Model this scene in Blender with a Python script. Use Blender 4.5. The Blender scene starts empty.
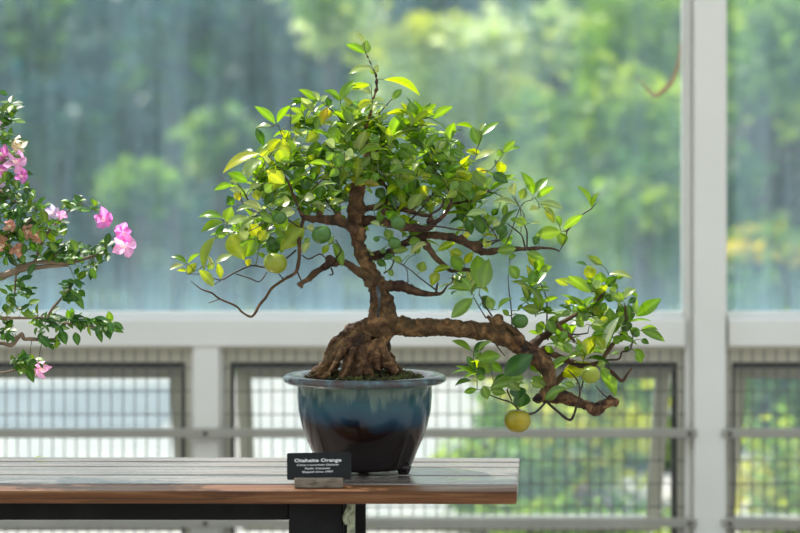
import bpy, math, random
from mathutils import Vector, Matrix, noise
random.seed(7)
R = random.Random(11)
scene = bpy.context.scene
C = scene.collection
F = 800 * 100 / 36.0          # focal length in pixels
CAMZ = 1.321
HY = 184.0                    # horizon row
FOC = 4.42

def P(px, py, Y):
    return Vector(((px - 400) / F * Y, Y, CAMZ - (py - HY) / F * Y))

# ---------------------------------------------------------------- materials
def new_mat(name):
    m = bpy.data.materials.new(name); m.use_nodes = True
    nt = m.node_tree; nt.nodes.clear()
    return m, nt
def N(nt, t, **kw):
    n = nt.nodes.new(t)
    for k, v in kw.items():
        if k in n.inputs: n.inputs[k].default_value = v
        else: setattr(n, k, v)
    return n
def L(nt, a, b): nt.links.new(a, b)
def ramp(nt, stops, fac=None):
    r = nt.nodes.new('ShaderNodeValToRGB')
    e = r.color_ramp.elements
    while len(e) < len(stops): e.new(0.5)
    for i, (p, c) in enumerate(stops):
        e[i].position = p; e[i].color = (*c, 1)
    if fac is not None: nt.links.new(fac, r.inputs['Fac'])
    return r
def mapping(nt, scale=(1, 1, 1), coord='Object'):
    tc = nt.nodes.new('ShaderNodeTexCoord'); mp = nt.nodes.new('ShaderNodeMapping')
    mp.inputs['Scale'].default_value = scale
    nt.links.new(tc.outputs[coord], mp.inputs['Vector'])
    return mp.outputs['Vector']
def noise_tex(nt, vec, scale, detail=4, rough=.55, dist=0):
    n = N(nt, 'ShaderNodeTexNoise', Scale=scale, Detail=detail, Roughness=rough, Distortion=dist)
    if vec is not None: nt.links.new(vec, n.inputs['Vector'])
    return n
def simple(name, stops, scale=(1, 1, 1), nscale=8, rough=.5, bump=0.0, metallic=0, spec=.5, coat=0, bscale=None, detail=6, bdist=.002):
    m, nt = new_mat(name)
    v = mapping(nt, scale)
    n = noise_tex(nt, v, nscale, detail)
    r = ramp(nt, stops, n.outputs['Fac'])
    b = N(nt, 'ShaderNodeBsdfPrincipled', Roughness=rough, Metallic=metallic)
    b.inputs['Specular IOR Level'].default_value = spec
    b.inputs['Coat Weight'].default_value = coat
    L(nt, r.outputs['Color'], b.inputs['Base Color'])
    if bump:
        n2 = noise_tex(nt, v, bscale or nscale * 3, 5)
        bp = N(nt, 'ShaderNodeBump', Strength=bump, Distance=bdist)
        L(nt, n2.outputs['Fac'], bp.inputs['Height']); L(nt, bp.outputs['Normal'], b.inputs['Normal'])
    o = N(nt, 'ShaderNodeOutputMaterial'); L(nt, b.outputs[0], o.inputs['Surface'])
    return m

def leaf_mat(name, rough=.32, trans=.42, spec=.5, tsat=1.15):
    m, nt = new_mat(name)
    at = N(nt, 'ShaderNodeAttribute', attribute_name='tint')
    v = mapping(nt)
    n = noise_tex(nt, v, 55, 3)
    hs = N(nt, 'ShaderNodeHueSaturation', Saturation=1.0)
    mr = N(nt, 'ShaderNodeMapRange'); mr.inputs['To Min'].default_value = .7; mr.inputs['To Max'].default_value = 1.3
    L(nt, n.outputs['Fac'], mr.inputs['Value']); L(nt, mr.outputs[0], hs.inputs['Value'])
    L(nt, at.outputs['Color'], hs.inputs['Color'])
    geo = N(nt, 'ShaderNodeNewGeometry')
    under = N(nt, 'ShaderNodeMix', data_type='RGBA', blend_type='MIX')
    pale = N(nt, 'ShaderNodeMix', data_type='RGBA', blend_type='MIX'); pale.inputs[0].default_value = .22
    L(nt, hs.outputs[0], pale.inputs[6]); pale.inputs[7].default_value = (.42, .50, .25, 1)
    L(nt, geo.outputs['Backfacing'], under.inputs[0]); L(nt, hs.outputs[0], under.inputs[6]); L(nt, pale.outputs[2], under.inputs[7])
    b = N(nt, 'ShaderNodeBsdfPrincipled', Roughness=rough); b.inputs['Specular IOR Level'].default_value = spec
    L(nt, under.outputs[2], b.inputs['Base Color'])
    tr = N(nt, 'ShaderNodeBsdfTranslucent')
    h2 = N(nt, 'ShaderNodeHueSaturation', Hue=.478, Saturation=tsat, Value=2.3)
    L(nt, hs.outputs[0], h2.inputs['Color']); L(nt, h2.outputs[0], tr.inputs['Color'])
    mx = N(nt, 'ShaderNodeMixShader', Fac=trans)
    L(nt, b.outputs[0], mx.inputs[1]); L(nt, tr.outputs[0], mx.inputs[2])
    o = N(nt, 'ShaderNodeOutputMaterial'); L(nt, mx.outputs[0], o.inputs['Surface'])
    return m

M = {}
M['leaf'] = leaf_mat('citrus_leaf', rough=.27, trans=.42, spec=.65)
M['bleaf'] = leaf_mat('bougainvillea_leaf', rough=.45, trans=.35)
M['petal'] = leaf_mat('bract', rough=.6, trans=.5, tsat=.95)
M['oleaf'] = leaf_mat('outdoor_leaf', rough=.5, trans=.4)

# bark
def bark_mat(name, c0, c1, c2, zlow=None):
    m, nt = new_mat(name)
    v = mapping(nt, (1, 1, 1))
    n = noise_tex(nt, v, 38, 8, .65, .6)
    r = ramp(nt, [(.36, c0), (.5, c1), (.68, c2)], n.outputs['Fac'])
    n3 = noise_tex(nt, v, 9, 3)
    r3 = ramp(nt, [(.45, (0, 0, 0)), (.62, (1, 1, 1))], n3.outputs['Fac'])
    mx = N(nt, 'ShaderNodeMix', data_type='RGBA', blend_type='MIX')
    ff = N(nt, 'ShaderNodeMath', operation='MULTIPLY'); ff.inputs[1].default_value = .28
    L(nt, r3.outputs['Color'], ff.inputs[0]); L(nt, ff.outputs[0], mx.inputs[0])
    L(nt, r.outputs['Color'], mx.inputs[6]); mx.inputs[7].default_value = (.26, .17, .06, 1)
    b = N(nt, 'ShaderNodeBsdfPrincipled', Roughness=.62); b.inputs['Specular IOR Level'].default_value = .35
    L(nt, mx.outputs[2], b.inputs['Base Color'])
    n2 = noise_tex(nt, v, 90, 8, .7, .8)
    bp = N(nt, 'ShaderNodeBump', Strength=1.0, Distance=.007)
    L(nt, n2.outputs['Fac'], bp.inputs['Height']); L(nt, bp.outputs['Normal'], b.inputs['Normal'])
    o = N(nt, 'ShaderNodeOutputMaterial'); L(nt, b.outputs[0], o.inputs['Surface'])
    return m
M['bark'] = bark_mat('bonsai_bark', (.008, .004, .003), (.095, .042, .018), (.42, .225, .095))
M['bark2'] = bark_mat('branch_bark', (.012, .006, .004), (.06, .026, .015), (.19, .10, .055))
M['twig'] = simple('twig_bark', [(.3, (.02, .013, .008)), (.7, (.07, .045, .025))], nscale=30, rough=.6)
M['gtwig'] = simple('green_twig', [(.3, (.06, .10, .02)), (.7, (.16, .20, .06))], nscale=30, rough=.5)
M['btwig'] = simple('bougainvillea_wood', [(.3, (.10, .07, .045)), (.7, (.34, .24, .16))], nscale=30, rough=.7, bump=.4)
M['fruit_g'] = simple('green_fruit', [(.3, (.030, .10, .012)), (.7, (.065, .165, .022))], nscale=20, rough=.38, bump=.25, bscale=220, bdist=.0006)
M['fruit_y'] = simple('yellow_green_fruit', [(.3, (.15, .24, .02)), (.7, (.30, .34, .025))], nscale=14, rough=.38, bump=.25, bscale=220, bdist=.0006)
M['fruit_o'] = simple('ripening_fruit', [(.35, (.13, .17, .010)), (.65, (.40, .31, .010))], nscale=12, rough=.36, bump=.25, bscale=220, bdist=.0006)
M['sliver'] = simple('weathered_sliver', [(.4, (.02, .025, .027)), (.7, (.16, .18, .18))], nscale=60, rough=.5)
M['moss'] = simple('moss_soil', [(.3, (.03, .022, .012)), (.5, (.07, .07, .018)), (.7, (.13, .15, .03))], nscale=45, rough=.9, bump=1, bscale=160, bdist=.004)
M['soilm'] = simple('dark_soil', [(.3, (.015, .011, .008)), (.6, (.05, .035, .02)), (.8, (.07, .07, .02))], nscale=60, rough=.95, bump=1, bscale=200, bdist=.003)
M['white'] = simple('white_painted_metal', [(.3, (.78, .77, .71)), (.7, (.85, .84, .78))], nscale=3, rough=.45, bump=.05)
M['cream'] = simple('cream_painted_frame', [(.3, (.58, .56, .46)), (.7, (.68, .65, .54))], nscale=4, rough=.5)
M['sashp'] = simple('olive_grey_sash', [(.3, (.36, .37, .31)), (.7, (.47, .47, .40))], nscale=4, rough=.5)
M['gasket'] = simple('dark_gasket', [(.3, (.035, .037, .036)), (.7, (.07, .072, .068))], nscale=10, rough=.7)
M['railm'] = simple('grey_rail', [(.3, (.32, .31, .26)), (.7, (.42, .405, .345))], nscale=5, rough=.45)
M['wire'] = simple('galvanised_wire', [(.3, (.10, .105, .10)), (.7, (.17, .17, .16))], nscale=20, rough=.5, metallic=.3)
M['bolt'] = simple('bolt', [(.3, (.06, .055, .05)), (.7, (.12, .11, .10))], nscale=20, rough=.5, metallic=.5)
M['steel'] = simple('black_steel', [(.3, (.004, .0042, .0045)), (.7, (.010, .0105, .011))], nscale=20, rough=.65, spec=.2)
M['verd'] = simple('verdigris_bracket', [(.35, (.09, .10, .06)), (.55, (.35, .38, .26)), (.7, (.20, .18, .10))], nscale=60, rough=.6)
M['conc'] = simple('greenhouse_concrete', [(.3, (.25, .245, .23)), (.7, (.36, .35, .33))], nscale=4, rough=.8, bump=.2)
M['paving'] = simple('pale_paving', [(.3, (.36, .36, .345)), (.7, (.46, .455, .43))], nscale=2, rough=.8)
M['glare_block'] = simple('dark_green_glare_block', [(.3, (.05, .07, .05)), (.7, (.10, .12, .09))], nscale=2, rough=.8)
M['shade_strip'] = simple('painted_shade_paving', [(.3, (.14, .17, .195)), (.7, (.24, .27, .29))], nscale=3, rough=.6)
M['grass'] = simple('lawn', [(.3, (.05, .10, .03)), (.7, (.12, .18, .05))], nscale=3, rough=.9)
M['trunk_o'] = simple('outdoor_bark', [(.3, (.05, .04, .035)), (.7, (.14, .11, .09))], nscale=8, rough=.9)
M['plate'] = simple('black_plate', [(.3, (.008, .010, .012)), (.7, (.016, .019, .021))], nscale=10, rough=.5, spec=.25)
M['plate_edge'] = simple('plate_edge', [(.3, (.2, .2, .18)), (.7, (.4, .4, .36))], nscale=10, rough=.5)
M['ink'] = simple('white_lettering', [(.3, (.75, .76, .76)), (.7, (.8, .8, .8))], nscale=10, rough=.6)
M['block'] = simple('weathered_block', [(.3, (.10, .08, .06)), (.55, (.25, .21, .16)), (.75, (.36, .31, .25))], (3, 12, 12), nscale=14, rough=.7, bump=.4)
M['vine'] = simple('dry_tendril', [(.3, (.42, .27, .15)), (.7, (.58, .42, .28))], nscale=20, rough=.7)
M['terra'] = simple('brown_glaze', [(.3, (.09, .05, .03)), (.7, (.16, .09, .05))], nscale=6, rough=.3)

def wood(name, c0, c1, c2, rough0, rough1, wet=.5):
    m, nt = new_mat(name)
    v = mapping(nt, (.55, 20, 20))
    n = noise_tex(nt, v, 4.5, 8, .68, .5)
    r = ramp(nt, [(.30, c0), (.5, c1), (.72, c2)], n.outputs['Fac'])
    v2 = mapping(nt, (.9, 12, 12))
    nw = noise_tex(nt, v2, 2.2, 5, .6, .3)
    rr = N(nt, 'ShaderNodeMapRange'); rr.inputs['From Min'].default_value = .38; rr.inputs['From Max'].default_value = .62
    rr.inputs['To Min'].default_value = rough0; rr.inputs['To Max'].default_value = rough1
    L(nt, nw.outputs['Fac'], rr.inputs['Value'])
    b = N(nt, 'ShaderNodeBsdfPrincipled'); L(nt, rr.outputs[0], b.inputs['Roughness'])
    L(nt, r.outputs['Color'], b.inputs['Base Color'])
    b.inputs['Specular IOR Level'].default_value = wet
    b.inputs['Coat Weight'].default_value = .6 if wet > .6 else 0; L(nt, rr.outputs[0], b.inputs['Coat Roughness'])
    bp = N(nt, 'ShaderNodeBump', Strength=.12, Distance=.002)
    L(nt, n.outputs['Fac'], bp.inputs['Height']); L(nt, bp.outputs['Normal'], b.inputs['Normal'])
    o = N(nt, 'ShaderNodeOutputMaterial'); L(nt, b.outputs[0], o.inputs['Surface'])
    return m
M['wood_red'] = wood('red_brown_plank', (.03, .011, .005), (.16, .062, .022), (.30, .165, .075), .3, .6, .35)
M['wood_grey'] = wood('weathered_plank', (.075, .055, .04), (.20, .165, .14), (.36, .315, .28), .05, .40, .9)

# glazed pot
def glaze():
    m, nt = new_mat('drip_glaze')
    tc = N(nt, 'ShaderNodeTexCoord')
    sp = N(nt, 'ShaderNodeSeparateXYZ'); L(nt, tc.outputs['Object'], sp.inputs[0])
    mp = N(nt, 'ShaderNodeMapping'); mp.inputs['Scale'].default_value = (1, 1, .16); L(nt, tc.outputs['Object'], mp.inputs[0])
    nd = noise_tex(nt, mp.outputs[0], 42, 5, .6)       # drip columns
    mp2 = N(nt, 'ShaderNodeMapping'); mp2.inputs['Scale'].default_value = (1, 1, .45); L(nt, tc.outputs['Object'], mp2.inputs[0])
    nb = noise_tex(nt, mp2.outputs[0], 11, 5, .6)
    # height with wobble
    def wob(noise_out, amp):  # drips
        a = N(nt, 'ShaderNodeMath', operation='MULTIPLY_ADD'); a.inputs[1].default_value = amp; L(nt, noise_out, a.inputs[0]); L(nt, sp.outputs['Z'], a.inputs[2])
        return a.outputs[0]
    h1 = wob(nb.outputs['Fac'], .07)
    r1 = ramp(nt, [(0.0, (.012, .008, .008)), (.625, (.010, .0045, .0045)), (.665, (.008, .018, .032)), (.74, (.012, .052, .095)), (.86, (.02, .085, .115)), (1., (.035, .08, .08))])
    mr = N(nt, 'ShaderNodeMapRange'); mr.inputs['From Min'].default_value = .0; mr.inputs['From Max'].default_value = .205
    L(nt, h1, mr.inputs['Value']); L(nt, mr.outputs[0], r1.inputs['Fac'])
    h2 = wob(nd.outputs['Fac'], .16)
    mr2 = N(nt, 'ShaderNodeMapRange'); mr2.inputs['From Min'].default_value = .232; mr2.inputs['From Max'].default_value = .250
    L(nt, h2, mr2.inputs['Value'])
    mx = N(nt, 'ShaderNodeMix', data_type='RGBA', blend_type='MIX')
    ml = N(nt, 'ShaderNodeMath', operation='MULTIPLY'); ml.inputs[1].default_value = .5; L(nt, mr2.outputs[0], ml.inputs[0])
    L(nt, ml.outputs[0], mx.inputs[0]); L(nt, r1.outputs['Color'], mx.inputs[6]); mx.inputs[7].default_value = (.19, .27, .22, 1)
    # brown worn lip
    mr3 = N(nt, 'ShaderNodeMapRange'); mr3.inputs['From Min'].default_value = .176; mr3.inputs['From Max'].default_value = .181
    L(nt, sp.outputs['Z'], mr3.inputs['Value'])
    nr = noise_tex(nt, tc.outputs['Object'], 35, 5)
    rl = ramp(nt, [(.35, (.07, .045, .04)), (.55, (.07, .09, .10)), (.7, (.13, .21, .21))], nr.outputs['Fac'])
    mx2 = N(nt, 'ShaderNodeMix', data_type='RGBA', blend_type='MIX')
    L(nt, mr3.outputs[0], mx2.inputs[0]); L(nt, mx.outputs[2], mx2.inputs[6]); L(nt, rl.outputs['Color'], mx2.inputs[7])
    b = N(nt, 'ShaderNodeBsdfPrincipled', Roughness=.16); b.inputs['Specular IOR Level'].default_value = .42
    b.inputs['Coat Weight'].default_value = .0
    L(nt, mx2.outputs[2], b.inputs['Base Color'])
    n2 = noise_tex(nt, tc.outputs['Object'], 30, 5)
    bp = N(nt, 'ShaderNodeBump', Strength=.12, Distance=.003)
    L(nt, n2.outputs['Fac'], bp.inputs['Height']); L(nt, bp.outputs['Normal'], b.inputs['Normal'])
    o = N(nt, 'ShaderNodeOutputMaterial'); L(nt, b.outputs[0], o.inputs['Surface'])
    return m
M['glaze'] = glaze()

def dusty_glass(name, d0, d1, zlo=None, zhi=None):
    """clear glass with a film of pale dust and dried rain streaks, tinted blue for reflected sky"""
    m, nt = new_mat(name)
    v = mapping(nt, (1, 1, .09))
    n = noise_tex(nt, v, 16, 6, .6)
    v2 = mapping(nt, (1, 1, .35))
    nn = noise_tex(nt, v2, 3.0, 5, .65)
    ad = N(nt, 'ShaderNodeMath', operation='ADD'); L(nt, n.outputs['Fac'], ad.inputs[0]); L(nt, nn.outputs['Fac'], ad.inputs[1])
    mr = N(nt, 'ShaderNodeMapRange'); mr.inputs['From Min'].default_value = .75; mr.inputs['From Max'].default_value = 1.25
    mr.inputs['To Min'].default_value = d0; mr.inputs['To Max'].default_value = d1
    L(nt, ad.outputs[0], mr.inputs['Value'])
    dens = mr.outputs[0]
    if zlo is not None:       # dirt that has run down and settled above the sill
        tc = N(nt, 'ShaderNodeTexCoord'); sp = N(nt, 'ShaderNodeSeparateXYZ'); L(nt, tc.outputs['Object'], sp.inputs[0])
        wz = N(nt, 'ShaderNodeMath', operation='MULTIPLY_ADD'); wz.inputs[1].default_value = .10; L(nt, n.outputs['Fac'], wz.inputs[0]); L(nt, sp.outputs['Z'], wz.inputs[2])
        mz = N(nt, 'ShaderNodeMapRange', interpolation_type='SMOOTHSTEP'); mz.inputs['From Min'].default_value = zlo; mz.inputs['From Max'].default_value = zhi
        mz.inputs['To Min'].default_value = .30; mz.inputs['To Max'].default_value = 0
        L(nt, wz.outputs[0], mz.inputs['Value'])
        sm = N(nt, 'ShaderNodeMapRange'); sm.inputs['From Min'].default_value = .35; sm.inputs['From Max'].default_value = .65; sm.inputs['To Min'].default_value = .35; sm.inputs['To Max'].default_value = 1.4
        L(nt, n.outputs['Fac'], sm.inputs['Value']); mq = N(nt, 'ShaderNodeMath', operation='MULTIPLY'); L(nt, mz.outputs[0], mq.inputs[0]); L(nt, sm.outputs[0], mq.inputs[1])
        a2 = N(nt, 'ShaderNodeMath', operation='ADD'); L(nt, dens, a2.inputs[0]); L(nt, mq.outputs[0], a2.inputs[1]); dens = a2.outputs[0]
    tp = N(nt, 'ShaderNodeBsdfTransparent'); tp.inputs[0].default_value = (.95, .975, .97, 1)
    tl = N(nt, 'ShaderNodeBsdfTranslucent'); tl.inputs[0].default_value = (.50, .72, .86, 1)  # dust colour pushed to blue to imitate sky reflected in the film
    df = N(nt, 'ShaderNodeBsdfDiffuse'); df.inputs[0].default_value = (.42, .62, .76, 1)
    m0 = N(nt, 'ShaderNodeMixShader', Fac=.4); L(nt, tl.outputs[0], m0.inputs[1]); L(nt, df.outputs[0], m0.inputs[2])
    m1 = N(nt, 'ShaderNodeMixShader'); L(nt, dens, m1.inputs[0]); L(nt, tp.outputs[0], m1.inputs[1]); L(nt, m0.outputs[0], m1.inputs[2])
    gl = N(nt, 'ShaderNodeBsdfGlossy', Roughness=.05)
    fr = N(nt, 'ShaderNodeFresnel', IOR=1.45)
    m2 = N(nt, 'ShaderNodeMixShader'); L(nt, fr.outputs[0], m2.inputs[0]); L(nt, m1.outputs[0], m2.inputs[1]); L(nt, gl.outputs[0], m2.inputs[2])
    o = N(nt, 'ShaderNodeOutputMaterial'); L(nt, m2.outputs[0], o.inputs['Surface'])
    return m
M['glass'] = dusty_glass('streaked_dusty_glass', .075, .23, .97, 1.24)
M['glass2'] = dusty_glass('sash_glass', .05, .13)

# ---------------------------------------------------------------- mesh helpers
class MB:
    def __init__(s): s.v = []; s.f = []; s.col = None
    def add(s, vs, fs):
        o = len(s.v); s.v += [Vector(x) for x in vs]; s.f += [tuple(i + o for i in q) for q in fs]
    def box(s, x0, x1, y0, y1, z0, z1):
        s.add([(x0, y0, z0), (x1, y0, z0), (x1, y1, z0), (x0, y1, z0), (x0, y0, z1), (x1, y0, z1), (x1, y1, z1), (x0, y1, z1)],
              [(0, 3, 2, 1), (4, 5, 6, 7), (0, 1, 5, 4), (1, 2, 6, 5), (2, 3, 7, 6), (3, 0, 4, 7)])
    def tube(s, pts, rad, seg=10, wob=0, caps=True):
        pts = [Vector(p) for p in pts]; n = len(pts)
        up = Vector((.13, .9, .31)).normalized(); rings = []
        o = len(s.v)
        for i in range(n):
            t = (pts[min(i + 1, n - 1)] - pts[max(i - 1, 0)])
            if t.length < 1e-9: t = Vector((0, 0, 1))
            t.normalize()
            a = up - t * up.dot(t)
            if a.length < 1e-3: a = Vector((1, 0, 0)) - t * t.x
            a.normalize(); up = a; b = t.cross(a)
            for k in range(seg):
                an = 2 * math.pi * k / seg; r = rad[i]
                d = a * math.cos(an) + b * math.sin(an)
                if wob: r *= 1 + wob * noise.noise((pts[i] + d * rad[i]) * 60) + wob * .8 * noise.noise((pts[i] + d * rad[i]) * 140)
                s.v.append(pts[i] + d * r)
        for i in range(n - 1):
            for k in range(seg):
                a0 = o + i * seg + k; a1 = o + i * seg + (k + 1) % seg
                s.f.append((a0, a1, a1 + seg, a0 + seg))
        if caps:
            s.f.append(tuple(o + k for k in reversed(range(seg)))); s.f.append(tuple(o + (n - 1) * seg + k for k in range(seg)))
    def lathe(s, prof, seg=64, c=(0, 0, 0), close=False):
        o = len(s.v); n = len(prof)
        for (r, z) in prof:
            for k in range(seg):
                a = 2 * math.pi * k / seg
                s.v.append(Vector((c[0] + r * math.cos(a), c[1] + r * math.sin(a), c[2] + z)))
        for i in range(n - 1):
            for k in range(seg):
                a0 = o + i * seg + k; a1 = o + i * seg + (k + 1) % seg
                s.f.append((a0, a1, a1 + seg, a0 + seg))
        s.f.append(tuple(o + k for k in reversed(range(seg)))); s.f.append(tuple(o + (n - 1) * seg + k for k in range(seg)))
    def build(s, name, mat, parent=None, smooth=False, origin=None, bevel=0, tint=None):
        me = bpy.data.meshes.new(name)
        og = Vector(origin) if origin is not None else Vector((0, 0, 0))
        me.from_pydata([v - og for v in s.v], [], s.f); me.update()
        if tint is not None:
            at = me.color_attributes.new('tint', 'FLOAT_COLOR', 'POINT')
            flat = []
            for c in tint: flat += [c[0], c[1], c[2], 1.0]
            at.data.foreach_set('color', flat)
        me.materials.append(mat)
        if smooth: me.polygons.foreach_set('use_smooth', [True] * len(me.polygons))
        o = bpy.data.objects.new(name, me); C.objects.link(o)
        if parent is not None:
            o.parent = parent
            w = parent.matrix_basis.copy(); q = parent.parent
            while q is not None: w = q.matrix_basis @ w; q = q.parent
            o.matrix_basis = w.inverted() @ Matrix.Translation(og)
        else: o.location = og
        if bevel:
            b = o.modifiers.new('b', 'BEVEL'); b.width = bevel; b.segments = 2; b.limit_method = 'ANGLE'
        return o
def empty(name, loc, label=None, cat=None, group=None, kind=None):
    o = bpy.data.objects.new(name, None); C.objects.link(o); o.location = loc; o.empty_display_size = .05
    return tag(o, label, cat, group, kind)
def tag(o, label=None, cat=None, group=None, kind=None):
    if label: o['label'] = label
    if cat: o['category'] = cat
    if group: o['group'] = group
    if kind: o['kind'] = kind
    return o
def struct(o, label=None, cat=None): return tag(o, label, cat, None, 'structure')

def spline(pts, per=4):
    """catmull-rom through tuples of floats"""
    out = []; n = len(pts)
    for i in range(n - 1):
        p0 = pts[max(i - 1, 0)]; p1 = pts[i]; p2 = pts[i + 1]; p3 = pts[min(i + 2, n - 1)]
        for k in range(per):
            t = k / per
            out.append(tuple(.5 * (2 * b + (c - a) * t + (2 * a - 5 * b + 4 * c - d) * t * t + (3 * b - a - 3 * c + d) * t ** 3) for a, b, c, d in zip(p0, p1, p2, p3)))
    out.append(tuple(pts[-1])); return out

# ---------------------------------------------------------------- camera, sky, sun
cam = bpy.data.cameras.new('camera'); co = bpy.data.objects.new('camera', cam); C.objects.link(co)
co.location = (0, 0, CAMZ); co.rotation_euler = (math.pi / 2, 0, 0)
cam.lens = 100; cam.sensor_width = 36; cam.shift_y = -(266.5 - HY) / 800
cam.clip_end = 300
cam.dof.use_dof = True; cam.dof.focus_distance = FOC - .03; cam.dof.aperture_fstop = 2.6
scene.camera = co
w = bpy.data.worlds.new('sky'); scene.world = w; w.use_nodes = True
nt = w.node_tree; nt.nodes.clear()
tc = N(nt, 'ShaderNodeTexCoord'); sp = N(nt, 'ShaderNodeSeparateXYZ'); L(nt, tc.outputs['Generated'], sp.inputs[0])
rp = ramp(nt, [(0, (.36, .36, .32)), (.48, (.62, .63, .60)), (.55, (1.0, 1.0, .98)), (.75, (.88, .95, 1.0)), (1, (.72, .86, 1.0))])
mm = N(nt, 'ShaderNodeMapRange'); mm.inputs['From Min'].default_value = -1; mm.inputs['From Max'].default_value = 1
L(nt, sp.outputs['Z'], mm.inputs['Value']); L(nt, mm.outputs[0], rp.inputs['Fac'])
bg = N(nt, 'ShaderNodeBackground', Strength=1.2); L(nt, rp.outputs['Color'], bg.inputs['Color'])
wo = N(nt, 'ShaderNodeOutputWorld'); L(nt, bg.outputs[0], wo.inputs['Surface'])
sl = bpy.data.lights.new('sun', 'SUN'); sl.energy = 7.4; sl.angle = math.radians(1.5); sl.color = (1, .955, .88)
so = bpy.data.objects.new('sun', sl); C.objects.link(so); so.location = (-2, 3, 8)
so.rotation_euler = Vector((-.42, .40, .86)).to_track_quat('Z', 'Y').to_euler()
scene.view_settings.view_transform = 'Standard'; scene.view_settings.look = 'None'
scene.view_settings.exposure = 0.0; scene.view_settings.gamma = 1.0; scene.view_settings.use_curve_mapping = False

# ---------------------------------------------------------------- setting
W = 6.20
def wx(px, Y=W): return (px - 400) / F * Y
def wz(py, Y=W): return CAMZ - (py - HY) / F * Y
b = MB(); b.box(-5, 5, -1.5, W + .1, -.1, 0); struct(b.build('floor', M['conc'], origin=(0, 2, -.1)))
b = MB(); b.box(-5, 5, -1.6, -1.5, 0, 2.9); struct(b.build('wall_glare_block', M['glare_block'], origin=(0, -1.5, 0)))  # unseen, added to keep low sky glare off the dark glossy surfaces
b = MB(); b.box(-14, 14, W + .1, 15.5, -.1, -.005); struct(b.build('trim_1', M['paving'], origin=(0, 10, -.1)), 'pale sunlit paving outside the glass wall', 'paving')
b = MB(); b.box(-30, 30, 15.5, 60, -.1, 0.0); struct(b.build('trim_2', M['grass'], origin=(0, 30, -.1)), 'lawn beyond the pale paving', 'lawn')

b = MB(); b.box(-9, -1.3, 11.9, 14.6, -.004, .004); struct(b.build('trim_3', M['shade_strip'], origin=(-5, 13, 0)), 'blue-grey strip of painted shade on the pale paving', 'paving')  # shade on the distant paving, put in as a darker blue-grey strip
XM = [-4.67, -1.915, .843, 3.60]       # main mullions
XP = [-3.29, -.536, 2.22]              # short posts under the sill
TOP = 3.3
zs = wz(312)                            # top of the sill
tn = [4]
def trim(mb, mat, lab, origin, bevel=.002, cat='frame'):
    o = struct(mb.build('trim_%d' % tn[0], mat, origin=origin, bevel=bevel), lab, cat); tn[0] += 1; return o
for i, x in enumerate(XM):
    b = MB()
    b.box(x - .032, x + .0545, W - .075, W + .05, 0, TOP)
    o = trim(b, M['white'], ['far left', 'left', 'white upright mullion right of the bonsai', 'far right'][i] if i == 2 else 'white upright mullion of the glass wall outside the photo', (x, W, 0), .004, 'mullion')
    b = MB()
    b.box(x - .053, x - .032, W - .035, W + .05, 0, TOP)
    b.box(x - .044, x - .0385, W - .045, W - .035, 0, TOP)
    b.box(x + .0545, x + .066, W - .02, W + .05, 0, TOP)
    b.build('glazing_stop', M['white'], o, bevel=.0015)
# sill beams between mullions, sloped top
for i in range(3):
    x0, x1 = XM[i] + .0665, XM[i + 1] - .0535
    b = MB()
    y0, y1, y2 = W - .055, W - .015, W + .05
    zt = zs; zf = zs - .020; zb = wz(345)
    prof = [(y0, zb), (y0, zf), (y1, zt), (y2, zt), (y2, zb)]
    b.add([(x0, y, z) for y, z in prof] + [(x1, y, z) for y, z in prof],
          [(0, 1, 2, 3, 4), (9, 8, 7, 6, 5)] + [(k, 5 + k, 5 + (k + 1) % 5, (k + 1) % 5) for k in range(5)])
    trim(b, M['white'], ['white sill beam under the window at the left edge', 'wide white sill beam behind the bonsai pot', 'white sill beam right of the mullion'][i], ((x0 + x1) / 2, W, zb), .003, 'sill')
# upper glass panes
wn = [1]
for i in range(3):
    x0, x1 = XM[i] + .0555, XM[i + 1] - .0325
    o = empty('window_%d' % wn[0], ((x0 + x1) / 2, W + .02, zs)); wn[0] += 1
    struct(o, ['dusty glass pane at the far left of the wall', 'large streaked dusty glass pane behind the bonsai', 'streaked glass pane right of the white mullion'][i], 'window')
    b = MB(); b.box(x0, x1, W + .015, W + .021, zs + .001, TOP); b.build('pane', M['glass'], o)
b = MB(); b.box(-4.8, 3.8, W - .06, W + .06, TOP, TOP + .1); trim(b, M['white'], 'white head beam above the panes, outside the photo', (0, W, TOP), .004, 'beam')
b = MB(); b.box(-4.8, 3.8, W - .05, W + .06, 0, .12); trim(b, M['white'], 'white kerb at the foot of the wall, outside the photo', (0, W, 0), .004, 'kerb')

# lower posts
ZB = .12; ZT = wz(345)
for x in XP:
    b = MB(); b.box(x - .034, x + .034, W - .05, W + .05, ZB, ZT)
    b.box(x - .046, x - .034, W - .02, W + .05, ZB, ZT); b.box(x + .034, x + .046, W - .02, W + .05, ZB, ZT)
    trim(b, M['white'], 'short white post under the sill beam, left of the plant pot' if x == XP[1] else 'short white post under the sill beam, outside the photo', (x, W, ZB), .002, 'post')

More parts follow.
